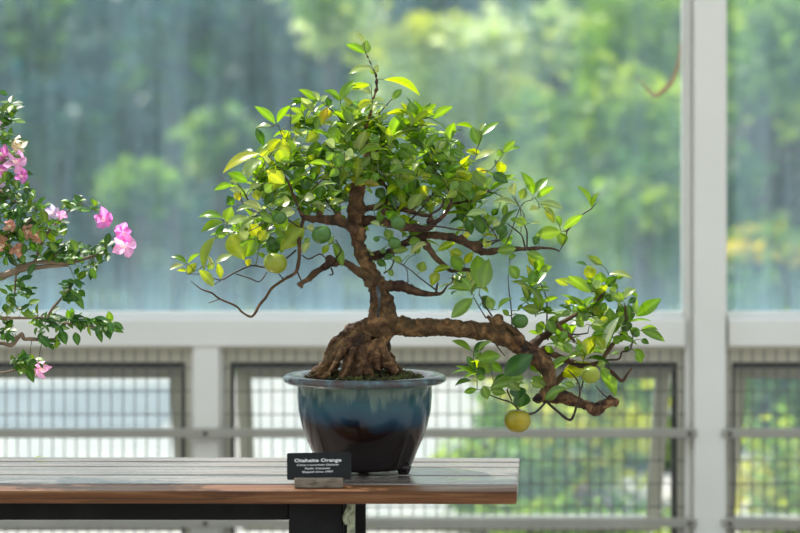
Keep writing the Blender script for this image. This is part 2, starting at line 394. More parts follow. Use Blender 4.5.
# lower windows : frame, gasket, tilted sash with pane, wire screen
edges = []
xs = sorted(XM + XP)
for a, c in zip(xs[:-1], xs[1:]):
    la = .0665 if a in XM else .0465
    lc = .0535 if c in XM else .0465
    edges.append((a + la, c - lc))
names = ['outside the photo at far left', 'outside the photo at left', 'at the left edge of the photo', 'behind the plant pot', 'right of the white mullion', 'outside the photo at far right']
for (x0, x1), nm in zip(edges, names):
    o = empty('window_%d' % wn[0], ((x0 + x1) / 2, W, ZB)); wn[0] += 1
    struct(o, 'low hopper window with wire mesh ' + nm, 'window')
    zt = ZT
    # fixed outer frame (cream) with rebates
    b = MB()
    z1 = wz(362); fw = .016
    b.box(x0, x1, W - .005, W + .05, z1, zt)
    b.box(x0, x1, W - .022, W - .005, wz(350), zt - .001)
    b.box(x0, x0 + fw, W - .005, W + .05, ZB, z1); b.box(x1 - fw, x1, W - .005, W + .05, ZB, z1)
    b.build('frame', M['cream'], o)
    b = MB(); z2 = wz(368.5)
    b.box(x0 + fw, x1 - fw, W + .004, W + .05, z2, z1 - .0005)
    b.box(x0 + fw, x0 + fw + .010, W + .008, W + .05, ZB, z2); b.box(x1 - fw - .010, x1 - fw, W + .008, W + .05, ZB, z2)
    b.build('gasket', M['gasket'], o)
    # tilted sash
    ang = math.radians(27); sx0 = x0 + fw + .012; sx1 = x1 - fw - .012; H = .56; S = .030
    def sp_(x, h, t): return (x, W + .055 + h * math.sin(ang) + t * math.cos(ang), z2 - .004 - h * math.cos(ang) + t * math.sin(ang))
    def sbox(mb, xa, xb, ha, hb, t0, t1):
        vs = [sp_(xa, hb, t0), sp_(xb, hb, t0), sp_(xb, hb, t1), sp_(xa, hb, t1), sp_(xa, ha, t0), sp_(xb, ha, t0), sp_(xb, ha, t1), sp_(xa, ha, t1)]
        mb.add(vs, [(0, 3, 2, 1), (4, 5, 6, 7), (0, 1, 5, 4), (1, 2, 6, 5), (2, 3, 7, 6), (3, 0, 4, 7)])
    b = MB()
    SS = S; S = .040
    sbox(b, sx0, sx0 + S, 0, H, 0, .03); sbox(b, sx1 - S, sx1, 0, H, 0, .03)
    sbox(b, sx0 + S, sx1 - S, 0, .034, 0, .03); sbox(b, sx0 + S, sx1 - S, H - S, H, 0, .03)
    sh = b.build('sash', M['sashp'], o)
    b = MB(); sbox(b, sx0 + S, sx1 - S, .034, H - S, .012, .017); b.build('pane', M['glass2'], sh)
    # wire screen
    b = MB(); r = .0016; ys = W - .030
    k = 0; x = x0 + .004
    while x < x1:
        b.box(x - r, x + r, ys - r, ys + r, ZB, wz(349)); x += .0326
    z = wz(367)
    while z > ZB:
        b.box(x0, x1, ys - 3 * r, ys - r, z - r, z + r); z -= .0642
    b.build('wire_screen', M['wire'], o)
# rails
for j, py in enumerate((432.5, 522)):
    for i in range(3):
        x0, x1 = XM[i] + .045, XM[i + 1] - .025
        z = wz(py, W - .06); b = MB(); b.box(x0, x1, W - .086, W - .052, z - .0115, z + .0115)
        pos = ['at the left, outside the photo', 'left of the mullion', 'right of the mullion'][i]
        o = trim(b, M['railm'], ('upper' if j == 0 else 'lower') + ' grey horizontal guard rail ' + pos, ((x0 + x1) / 2, W - .07, z), .002, 'rail')
        for bx in (XP[i], x0 + .02, x1 - .02):
            b = MB(); b.tube([(bx, W - .087, z), (bx, W - .092, z)], [.0065, .0055], 10); b.build('bolt', M['bolt'], o)
# dried tendril on glass
b = MB()
pts = spline([(681, 42, 0), (679, 62, 0), (673, 80, 0), (663, 91, 0), (655, 95, 0), (645, 86, 0), (638, 78, 0)], 5)
b.tube([Vector((wx(x), W + .012, wz(y))) for x, y, _ in pts], [max(.0014, .0066 * math.sin(math.pi * min(1, (i + 3) / len(pts)))) for i in range(len(pts))], 8)
tag(b.build('dried_tendril', M['vine'], smooth=True, origin=(wx(660), W + .012, wz(80))), 'curved brown dry tendril stuck to the glass beside the mullion', 'tendril')

# ---------------------------------------------------------------- outdoor plants
def cloud(mb, tint, c, rx, ry, rz, n, size, cols, rnd, clumps=22, spread=.30):
    cs = []
    for _ in range(clumps):
        while True:
            p = Vector((rnd.uniform(-1, 1), rnd.uniform(-1, 1), rnd.uniform(-1, 1)))
            if .25 < p.length < 1: break
        cs.append((p, rnd.choice(cols)))
    for i in range(n):
        p, col = cs[rnd.randrange(clumps)]
        q = Vector((rnd.gauss(0, spread), rnd.gauss(0, spread), rnd.gauss(0, spread * .8)))
        pos = Vector(c) + Vector(((p.x + q.x) * rx, (p.y + q.y) * ry, (p.z + q.z) * rz))
        a = Vector((rnd.gauss(0, 1), rnd.gauss(0, 1), rnd.gauss(0, .45))).normalized()
        t = a.cross(Vector((rnd.gauss(0, 1), rnd.gauss(0, 1), rnd.gauss(0, 1)))).normalized()
        s = size * rnd.uniform(.6, 1.3); w_ = s * .3
        nn = a.cross(t)
        o = len(mb.v)
        mb.v += [pos - a * s * .5, pos + t * w_ + nn * s * .08, pos + a * s * .5, pos - t * w_ + nn * s * .08]
        mb.f.append((o, o + 1, o + 2, o + 3))
        v_ = rnd.uniform(.75, 1.3)
        tint += [(col[0] * v_, col[1] * v_, col[2] * v_)] * 4
DK = [(.015, .05, .025), (.022, .065, .025), (.012, .04, .03)]
MD = [(.05, .14, .03), (.08, .18, .035), (.035, .10, .025)]
BR = [(.18, .32, .05), (.26, .38, .06), (.14, .26, .05)]
YL = [(.42, .46, .06), (.50, .50, .08), (.34, .42, .06)]
FL = [(.55, .50, .05), (.60, .56, .08), (.14, .24, .05), (.10, .2, .04)]
PU = [(.16, .12, .11), (.11, .12, .08), (.20, .15, .14)]
WH = [(.42, .52, .24), (.38, .50, .20), (.55, .62, .36)]
BL = [(.03, .075, .085), (.024, .062, .075), (.045, .10, .095)]
def tree(name, px, py, Y, rx, rz, n, size, cols, label, cat, group=None, seed=0, clumps=22, trunk=True, lean=0):
    rnd = random.Random(seed * 77 + 5)
    c = P(px, py, Y); base = Vector((c.x + lean, Y, 0))
    o = empty(name, base, label, cat, group)
    mb = MB(); tint = []
    cloud(mb, tint, c, rx, rx * .8, rz, n, size, cols, rnd, clumps)
    for i, v in enumerate(mb.v):
        if v.z < .02: v.z = .02 + abs(v.z) * .1
    mb.build('foliage', M['oleaf'], o, tint=tint)
    if trunk:
        mb = MB(); r0 = .05 + .035 * rx
        pts = [base, base.lerp(c, .5) + Vector((rnd.uniform(-.1, .1), 0, 0)), c]
        mb.tube([base.lerp(c, k / 6) + Vector((math.sin(k * 1.3) * .04, 0, 0)) for k in range(7)], [r0 * (1 - .1 * k) for k in range(7)], 8)
        for k in range(6):
            q = base.lerp(c, .6 + .06 * k); e = c + Vector((rnd.uniform(-.7, .7) * rx, rnd.uniform(-.4, .4) * rx, rnd.uniform(-.2, .7) * rz))
            mb.tube([q, q.lerp(e, .5) + Vector((0, 0, .1)), e], [r0 * .45, r0 * .3, r0 * .12], 6)
        mb.build('trunk', M['trunk_o'], o, smooth=True)
    return o
OUT = [
 # name, px, py, Y, rx, rz, n, size, cols, label, cat, group
 ('evergreen_tree', -50, 120, 25, 1.15, 1.7, 4200, .22, BL + DK, 'dark blue-green tree at the far left edge behind the glass', 'tree'),
 ('evergreen_tree', 120, 90, 29, 1.3, 2.1, 4600, .22, BL + DK, 'dark tree behind the glass above the pink bougainvillea', 'tree'),
 ('evergreen_tree', 285, 100, 25.5, 1.15, 2.0, 4200, .22, BL + DK, 'dark blue-green tree behind the upper left of the bonsai crown', 'tree'),
 ('evergreen_tree', 445, 90, 30, 1.3, 2.2, 4600, .22, DK + MD, 'tall green tree far behind the bonsai crown', 'tree'),
 ('evergreen_tree', 590, 80, 26, 1.1, 2.1, 4600, .22, MD + DK + BR, 'tall mid green tree behind the glass left of the mullion', 'tree'),
 ('evergreen_tree', 735, 60, 29.5, 1.3, 2.2, 4600, .22, MD + DK, 'tall tree behind the white mullion', 'tree'),
 ('evergreen_tree', 875, 80, 22.5, 1.1, 2.0, 4200, .22, DK + MD, 'dark green tree at the far right edge behind the glass', 'tree'),
 ('leafy_tree', 455, 62, 17, .50, .36, 2200, .14, YL + WH, 'bright pale yellow-green tree crown right of the bonsai top', 'tree'),
 ('leafy_tree', 505, 104, 20, .42, .24, 1100, .14, YL + BR, 'yellow-green bush crown above the right side of the bonsai', 'tree'),
 ('leafy_tree', 330, 14, 18, .30, .30, 700, .14, WH + BR, 'pale green tree crown at the top edge left of the bonsai top', 'tree'),
 ('leafy_tree', 560, 40, 19, .30, .25, 500, .15, WH + MD, 'whitish green tree crown left of the mullion near the top edge', 'tree'),
 ('leafy_tree', 222, 145, 17, .26, .26, 700, .14, BR + MD, 'light green tree crown left of the bonsai crown', 'tree'),
 ('leafy_tree', 138, 198, 16, .22, .20, 600, .13, BR + MD, 'low light green tree crown above the pink flowers', 'tree'),
 ('leafy_tree', 40, 30, 20, .5, .4, 700, .16, BL + MD, 'soft teal tree crown in the top left corner', 'tree'),
 ('leafy_tree', 175, 45, 21, .5, .5, 700, .18, BL + MD, 'soft blue-green tree crown at the top edge left of the bonsai', 'tree'),
 ('leafy_tree', 265, 205, 19, .5, .4, 700, .16, BL + MD, 'soft blue-green bush behind the left branches of the bonsai', 'bush'),
 ('leafy_tree', 60, 130, 18, .40, .40, 500, .15, MD + BL, 'mottled green tree above the bougainvillea', 'tree'),
 ('leafy_tree', 400, 120, 22.5, .7, .6, 1400, .16, MD + BR, 'mid green tree directly behind the bonsai crown', 'tree'),
 ('leafy_tree', 600, 150, 15, .52, .50, 2000, .12, MD + BR, 'leafy green tree behind the glass right of the bonsai crown', 'tree'),
 ('leafy_tree', 640, 225, 14, .42, .34, 1400, .11, BR + MD, 'light green bush left of the mullion above the sill', 'bush'),
 ('leafy_tree', 530, 250, 16, .50, .40, 1300, .13, MD + MD + BR, 'soft green bush behind the right branches of the bonsai', 'bush'),
 ('leafy_tree', 575, 205, 17.6, .34, .30, 1300, .12, BR + MD + WH, 'light green bush behind the drooping right branch of the bonsai', 'bush'),
 ('leafy_tree', 655, 160, 19.7, .34, .36, 1200, .13, BR + MD, 'light green tree left of the mullion at mid height of the pane', 'tree'),
 ('leafy_tree', 650, 60, 17, .40, .55, 1400, .13, MD + BR, 'green tree behind the dried tendril', 'tree'),
 ('leafy_tree', 770, 60, 14, .46, .55, 2100, .11, MD + BR + BR, 'green tree in the pane right of the mullion near the top', 'tree'),
 ('purple_leaf_tree', 785, 155, 15, .35, .40, 1100, .11, PU + MD, 'purple-brown leaved tree in the pane right of the mullion', 'tree'),
 ('leafy_tree', 745, 205, 13, .22, .26, 800, .10, MD + BR, 'dark green bush right of the mullion beside the yellow flowers', 'bush'),
 ('flowering_bush', 772, 246, 12.5, .26, .10, 500, .09, FL, 'bush with yellow flowers right of the mullion above the sill', 'bush'),
 ('garden_shrub', 560, 440, 9.5, .30, .34, 1800, .07, BR + YL + MD, 'yellow-green shrub under the orange fruit behind the mesh', 'shrub'),
 ('garden_shrub', 625, 430, 10.5, .32, .42, 1900, .08, MD + BR, 'green shrub behind the mesh left of the mullion', 'shrub'),
 ('garden_shrub', 500, 480, 8.5, .20, .20, 1000, .06, BR + MD, 'low light green shrub behind the right end of the bench', 'shrub'),
 ('garden_shrub', 592, 525, 7.6, .26, .12, 1400, .06, MD + BR, 'low green shrub behind the lower rail left of the mullion', 'shrub'),
 ('garden_shrub', 765, 400, 11.2, .34, .50, 2100, .08, MD + BR, 'tall green shrub behind the mesh right of the mullion', 'shrub'),
 ('garden_shrub', 795, 500, 8.4, .26, .22, 1300, .06, BR + YL, 'yellow-green shrub at the bottom right corner behind the mesh', 'shrub'),
 ('garden_shrub', 690, 460, 12, .22, .40, 1000, .07, MD, 'green shrub mostly hidden behind the white mullion', 'shrub'),
]
for i, t in enumerate(OUT):
    tree(t[0], *t[1:9], t[9], t[10], None, i + 1, 30 if t[3] > 20 else 16)
# hedge bank that closes the view
mb = MB(); tint = []; rnd = random.Random(3)
for i in range(16):
    cloud(mb, tint, (-15 + 2 * i, 33, 2.2), 1.6, .8, 2.6, 1500, .32, BL + DK + MD, rnd, 24)
for v in mb.v: v.z = max(v.z, .03)
tag(mb.build('hedge', M['oleaf'], origin=(0, 33, 0), tint=tint), 'tall dark hedge closing the garden behind all the trees', 'hedge')

# ---------------------------------------------------------------- bench
TZ = .75
bench = empty('bench', (-.74, 4.4, 0), 'weathered wooden plank bench on black steel legs carrying the pots', 'bench')
rot = math.radians(.8)
def bp(x, y): return (x, y - x * math.tan(rot))
edges_ = [0, .100, .232, .364, .446, .522]
Y0 = 4.136
rb = random.Random(5)
for i in range(5):
    ya, yb = Y0 + edges_[i] + .0, Y0 + edges_[i + 1] - .013
    xe = .2175 - rb.uniform(0, .0006)
    x0 = -2.3; dz = rb.uniform(-.002, -.0007)
    vs = []; fs = []; n = 40
    for k in range(n + 1):
        x = x0 + (xe - x0) * k / n
        e0 = .0012 * noise.noise(Vector((x * 9, i * 3.1, 0))); e1 = .0012 * noise.noise(Vector((x * 9, i * 3.1, 5)))
        zz = .0008 * noise.noise(Vector((x * 5, i, 9)))
        for (y, z) in ((ya + e0, TZ - .025), (ya + e0, TZ + dz + zz), (yb + e1, TZ + dz + zz), (yb + e1, TZ - .025)):
            vs.append((*bp(x + .065 * (y - Y0) * k / n, y), z))
    for k in range(n):
        for q in range(4):
            fs.append((k * 4 + q, k * 4 + (q + 1) % 4, k * 4 + 4 + (q + 1) % 4, k * 4 + 4 + q))
    fs.append((3, 2, 1, 0)); fs.append(tuple(n * 4 + q for q in range(4)))
    fs = [tuple(reversed(f)) for f in fs]
    b = MB(); b.add(vs, fs)
    pl = b.build('plank', M['wood_red'] if i == 0 else M['wood_grey'], bench, bevel=.0018, origin=(*bp((x0 + xe) / 2, (ya + yb) / 2), TZ))
    if i == 0: pl['label'] = 'red-brown front plank'
b = MB()
b.box(-2.2, -.2095, 4.185, 4.235, .688, TZ - .0265); b.box(-2.2, -.09, 4.52, 4.57, .688, TZ - .0265)
for xx in (-.19, -1.95): b.box(xx - .03, xx + .03, 4.236, 4.519, .70, TZ - .0268)
b.build('under_frame', M['steel'], bench, bevel=.002)
for (xx, yy, ww) in ((-.158, 4.20, .051), (-1.95, 4.20, .051), (-.10, 4.55, .03), (-1.95, 4.55, .03)):
    b = MB(); b.box(xx - ww, xx + ww, yy - .025, yy + .025, 0, .7225); b.build('leg', M['steel'], bench, bevel=.003)
b = MB()
pts = spline([(351, 503.5, 0), (350, 509, 0), (345.5, 516, 0), (347, 524, 0)], 4)
b.tube([P(x, y, 4.165) for x, y, _ in pts], [.0085 - .0004 * i for i in range(len(pts))], 8, .3)
b.box(*[wx(v, 4.19) for v in (347.5, 355)], 4.166, 4.21, .66, .7225)
b.build('bracket', M['verd'], bench)['label'] = 'pale verdigris metal bracket'
# fallen leaf
def leaf_geo(mb, tint, base, tip, nrm, width, col, arch=.1, fold=.14, rows=6, tipcol=None, sharp=0):
    a = tip - base; ln = a.length
    if ln < 1e-5: return
    a /= ln; n = nrm - a * nrm.dot(a)
    if n.length < 1e-4: n = Vector((0, 0, 1)) - a * a.z
    n.normalize(); s = a.cross(n)
    o = len(mb.v); cnt = 0
    for i in range(rows + 1):
        t = i / rows
        w_ = width * .5 * (math.sin(math.pi * (t ** .9)) ** .92 * (1 - sharp * t) if 0 < t < 1 else 0)
        c = base + a * (ln * t) + n * (arch * ln * 4 * t * (1 - t))
        if i in (0, rows): mb.v.append(c); cnt += 1
        else:
            mb.v += [c - s * w_ + n * w_ * fold, c - s * w_ * .5 + n * w_ * fold * .35, c, c + s * w_ * .5 + n * w_ * fold * .35, c + s * w_ + n * w_ * fold]; cnt += 5
    f = mb.f
    for q in range(4): f.append((o, o + 1 + q + 1, o + 1 + q))
    for i in range(rows - 2):
        r0 = o + 1 + i * 5; r1 = r0 + 5
        for q in range(4): f.append((r0 + q, r0 + q + 1, r1 + q + 1, r1 + q))
    r0 = o + 1 + (rows - 2) * 5; e = r0 + 5
    for q in range(4): f.append((r0 + q, r0 + q + 1, e))
    mid = (min(col[0] * 1.5 + .02, .9), min(col[1] * 1.35 + .03, .9), col[2] * 1.3 + .01)
    tint.append(mid)
    for i in range(rows - 1):
        cc = col
        if tipcol and i >= rows - 3: cc = tipcol
        tint += [cc, cc, mid, cc, cc]
    tint.append(tipcol or col)
b = MB(); tt = []
c0 = Vector(((40 - 400) / F * 4.62, 4.622 , TZ + .0022))
leaf_geo(b, tt, c0 + Vector((-.010, -.008, 0)), c0 + Vector((.012, .008, .0)), Vector((0, 0, 1)), .011, (.2, .34, .05), .08)
tag(b.build('fallen_leaf', M['leaf'], origin=c0, tint=tt, smooth=True), 'small green leaf lying on the bench top at far left', 'leaf')

# ---------------------------------------------------------------- pot
PC = Vector(((364.6 - 400) / F * FOC, FOC, TZ))
pot = empty('plant_pot', PC, 'round blue and dark brown drip-glazed pot holding the bonsai on the bench', 'plant pot')
u = FOC / F
prof = [(.02, .009), (45 * u, .009), (48 * u, .016), (53 * u, .042), (58 * u, .064), (63 * u, .092), (66.3 * u, .122), (67.3 * u, .150), (67.2 * u, .172),
        (68.5 * u, .1755), (78 * u, .1765), (81 * u, .180), (81.7 * u, .1845), (80.8 * u, .189), (78 * u, .1925), (72 * u, .1925), (66 * u, .190), (63.0 * u, .183), (61.5 * u, .170), (60 * u, .12), (.02, .1)]
b = MB(); b.lathe(prof, 96, PC); body = b.build('body', M['glaze'], pot, smooth=True, origin=PC)
for k, an in enumerate((-28, 92, 212)):
    a = math.radians(an); b = MB()
    c = PC + Vector((math.cos(a) * .088, math.sin(a) * .088, 0))
    b.tube([c + Vector((0, 0, z)) for z in (0, .004, .009, .016)], [.010, .012, .014, .016], 14); b.build('foot', M['glaze'], pot, smooth=True, origin=PC)
# soil and moss
b = MB(); rs = random.Random(4); nr, ns = 18, 60; RR = 61.8 * u
b.v.append(PC + Vector((0, 0, .192)));
for i in range(1, nr + 1):
    for k in range(ns):
        a = 2 * math.pi * k / ns; r = RR * i / nr; p = Vector((math.cos(a) * r, math.sin(a) * r, 0))
        h = .183 + .009 * (1 - (i / nr) ** 2) + .005 * noise.noise(p * 40) + .003 * noise.noise(p * 120)
        b.v.append(PC + p + Vector((0, 0, h)))
for k in range(ns): b.f.append((0, 1 + k, 1 + (k + 1) % ns))
for i in range(nr - 1):
    for k in range(ns):
        a0 = 1 + i * ns + k; a1 = 1 + i * ns + (k + 1) % ns
        b.f.append((a0, a0 + ns, a1 + ns, a1))
o = b.build('soil', M['soilm'], pot, smooth=True, origin=PC); o['label'] = 'dark soil with moss'
b = MB()
for k in range(420):
    a = rs.uniform(0, 2 * math.pi); r = RR * math.sqrt(rs.random()) * .96
    c = PC + Vector((math.cos(a) * r, math.sin(a) * r, .186 + .009 * (1 - (r / RR) ** 2)))
    s = rs.uniform(.002, .0055)
    for q in range(3):
        d = Vector((rs.gauss(0, 1), rs.gauss(0, 1), rs.uniform(.3, 1.2))).normalized()
        b.tube([c, c + d * s, c + d * s * 1.9], [s * .55, s * .5, s * .12], 5)
o = b.build('moss', M['moss'], pot, origin=PC); o['kind'] = 'stuff'; o['label'] = 'green-brown moss tufts'

# ---------------------------------------------------------------- bonsai
tree_o = empty('bonsai_tree', PC + Vector((0, 0, .19)), 'gnarled bonsai orange tree with green leaves and fruit growing in the glazed pot', 'bonsai tree')
def U(r, d=0): return r * (FOC + d) / F
def bpath(pts, per=4):
    s = spline(pts, per)
    return [P(x, y, FOC + d) for x, y, r, d in s], [U(max(r * (1 if y > 286 else .80), .35), d) for x, y, r, d in s], s
# (px, py, radius px, depth)
TR = [
 [(354,366,11,.01),(362,350,14,.008),(373,336,16,.0),(381,323,16.5,-.005),(383,311,13.5,-.005),(381,300,11.2,-.004),(378.5,291,9.5,-.002),(377,283,9.5,0),(371,274,10,0),(366,262,8.5,0),(361,250,8,.005),(357,236,9,.01),(356,222,9.5,.01),(357,207,9.5,.01),(357,192,9,.01),(361,178,6,.01),(368,166,4,.01),(366,150,3.3,0),(364,136,2.7,0),(369,118,2.1,0),(373,102,1.7,-.005),(376,88,1.3,-.005),(376,76,1.1,-.005),(370,62,.9,0),(366.5,54,.8,0)],
 [(372,330,13,-.01),(356,332,10,-.015),(344,337,7,-.02),(335,346,6,-.02),(329,358,4.5,-.02),(321,371,3.4,-.025),(315,377,2.3,-.03)],
 [(368,338,8,-.03),(350,341,5.5,-.045),(337,351,4.6,-.055),(330,361,4,-.06),(322,371,5,-.055),(316,378,3,-.06)],
 [(363,342,7,-.04),(361,352,6,-.06),(360.5,361,6.2,-.065),(358,371,8,-.065),(356,380,6,-.07)],
 [(376,340,8,-.03),(380,350,6.5,-.035),(384,358,6.5,-.035),(390,366,6,-.035),(396,374,4,-.04)],
 [(368,345,5,-.045),(371,356,4,-.055),(370,368,4,-.06),(372,378,3,-.065)],
 [(356,344,5,-.045),(349,355,4.5,-.06),(346,366,4.5,-.07),(340,378,3,-.08)],
 [(345,338,6,0),(335,350,6,.01),(328,362,5,.02),(320,373,3,.03)],
 [(344,346,6,-.03),(336,360,5,-.05),(333,374,4,-.065)],
 [(352,352,5,-.05),(352,364,5,-.065),(349,378,4,-.07)],
 [(378,332,10,.02),(384,348,7,.035),(380,362,6,.05),(376,376,5,.06)],
 [(340,344,6,-.01),(331,353,5,-.015),(324,364,3.5,-.02),(312,374,2.4,-.03)],
 [(352,342,3.2,-.055),(342,352,3,-.07),(336,362,2.6,-.08),(329,372,2,-.088),(322,379,1.4,-.092)],
 [(345,340,3,-.04),(334,350,2.6,-.055),(325,362,2.4,-.06),(316,374,1.6,-.065),(309,378,1,-.07)],
 [(370,336,3,-.045),(359,343,3.4,-.062),(353,351,3,-.072),(350,360,2.8,-.082),(345,372,2,-.09),(341,380,1.4,-.095)],
 [(384,340,3,-.02),(377,350,3,-.05),(376,360,3,-.062),(379,372,2.4,-.07)],
 [(388,350,3,0),(394,362,2.6,0),(402,371,2,.005),(410,375,1.2,.01)],
 [(365,350,3,-.06),(364,362,3,-.07),(366,374,2.6,-.075)],
]
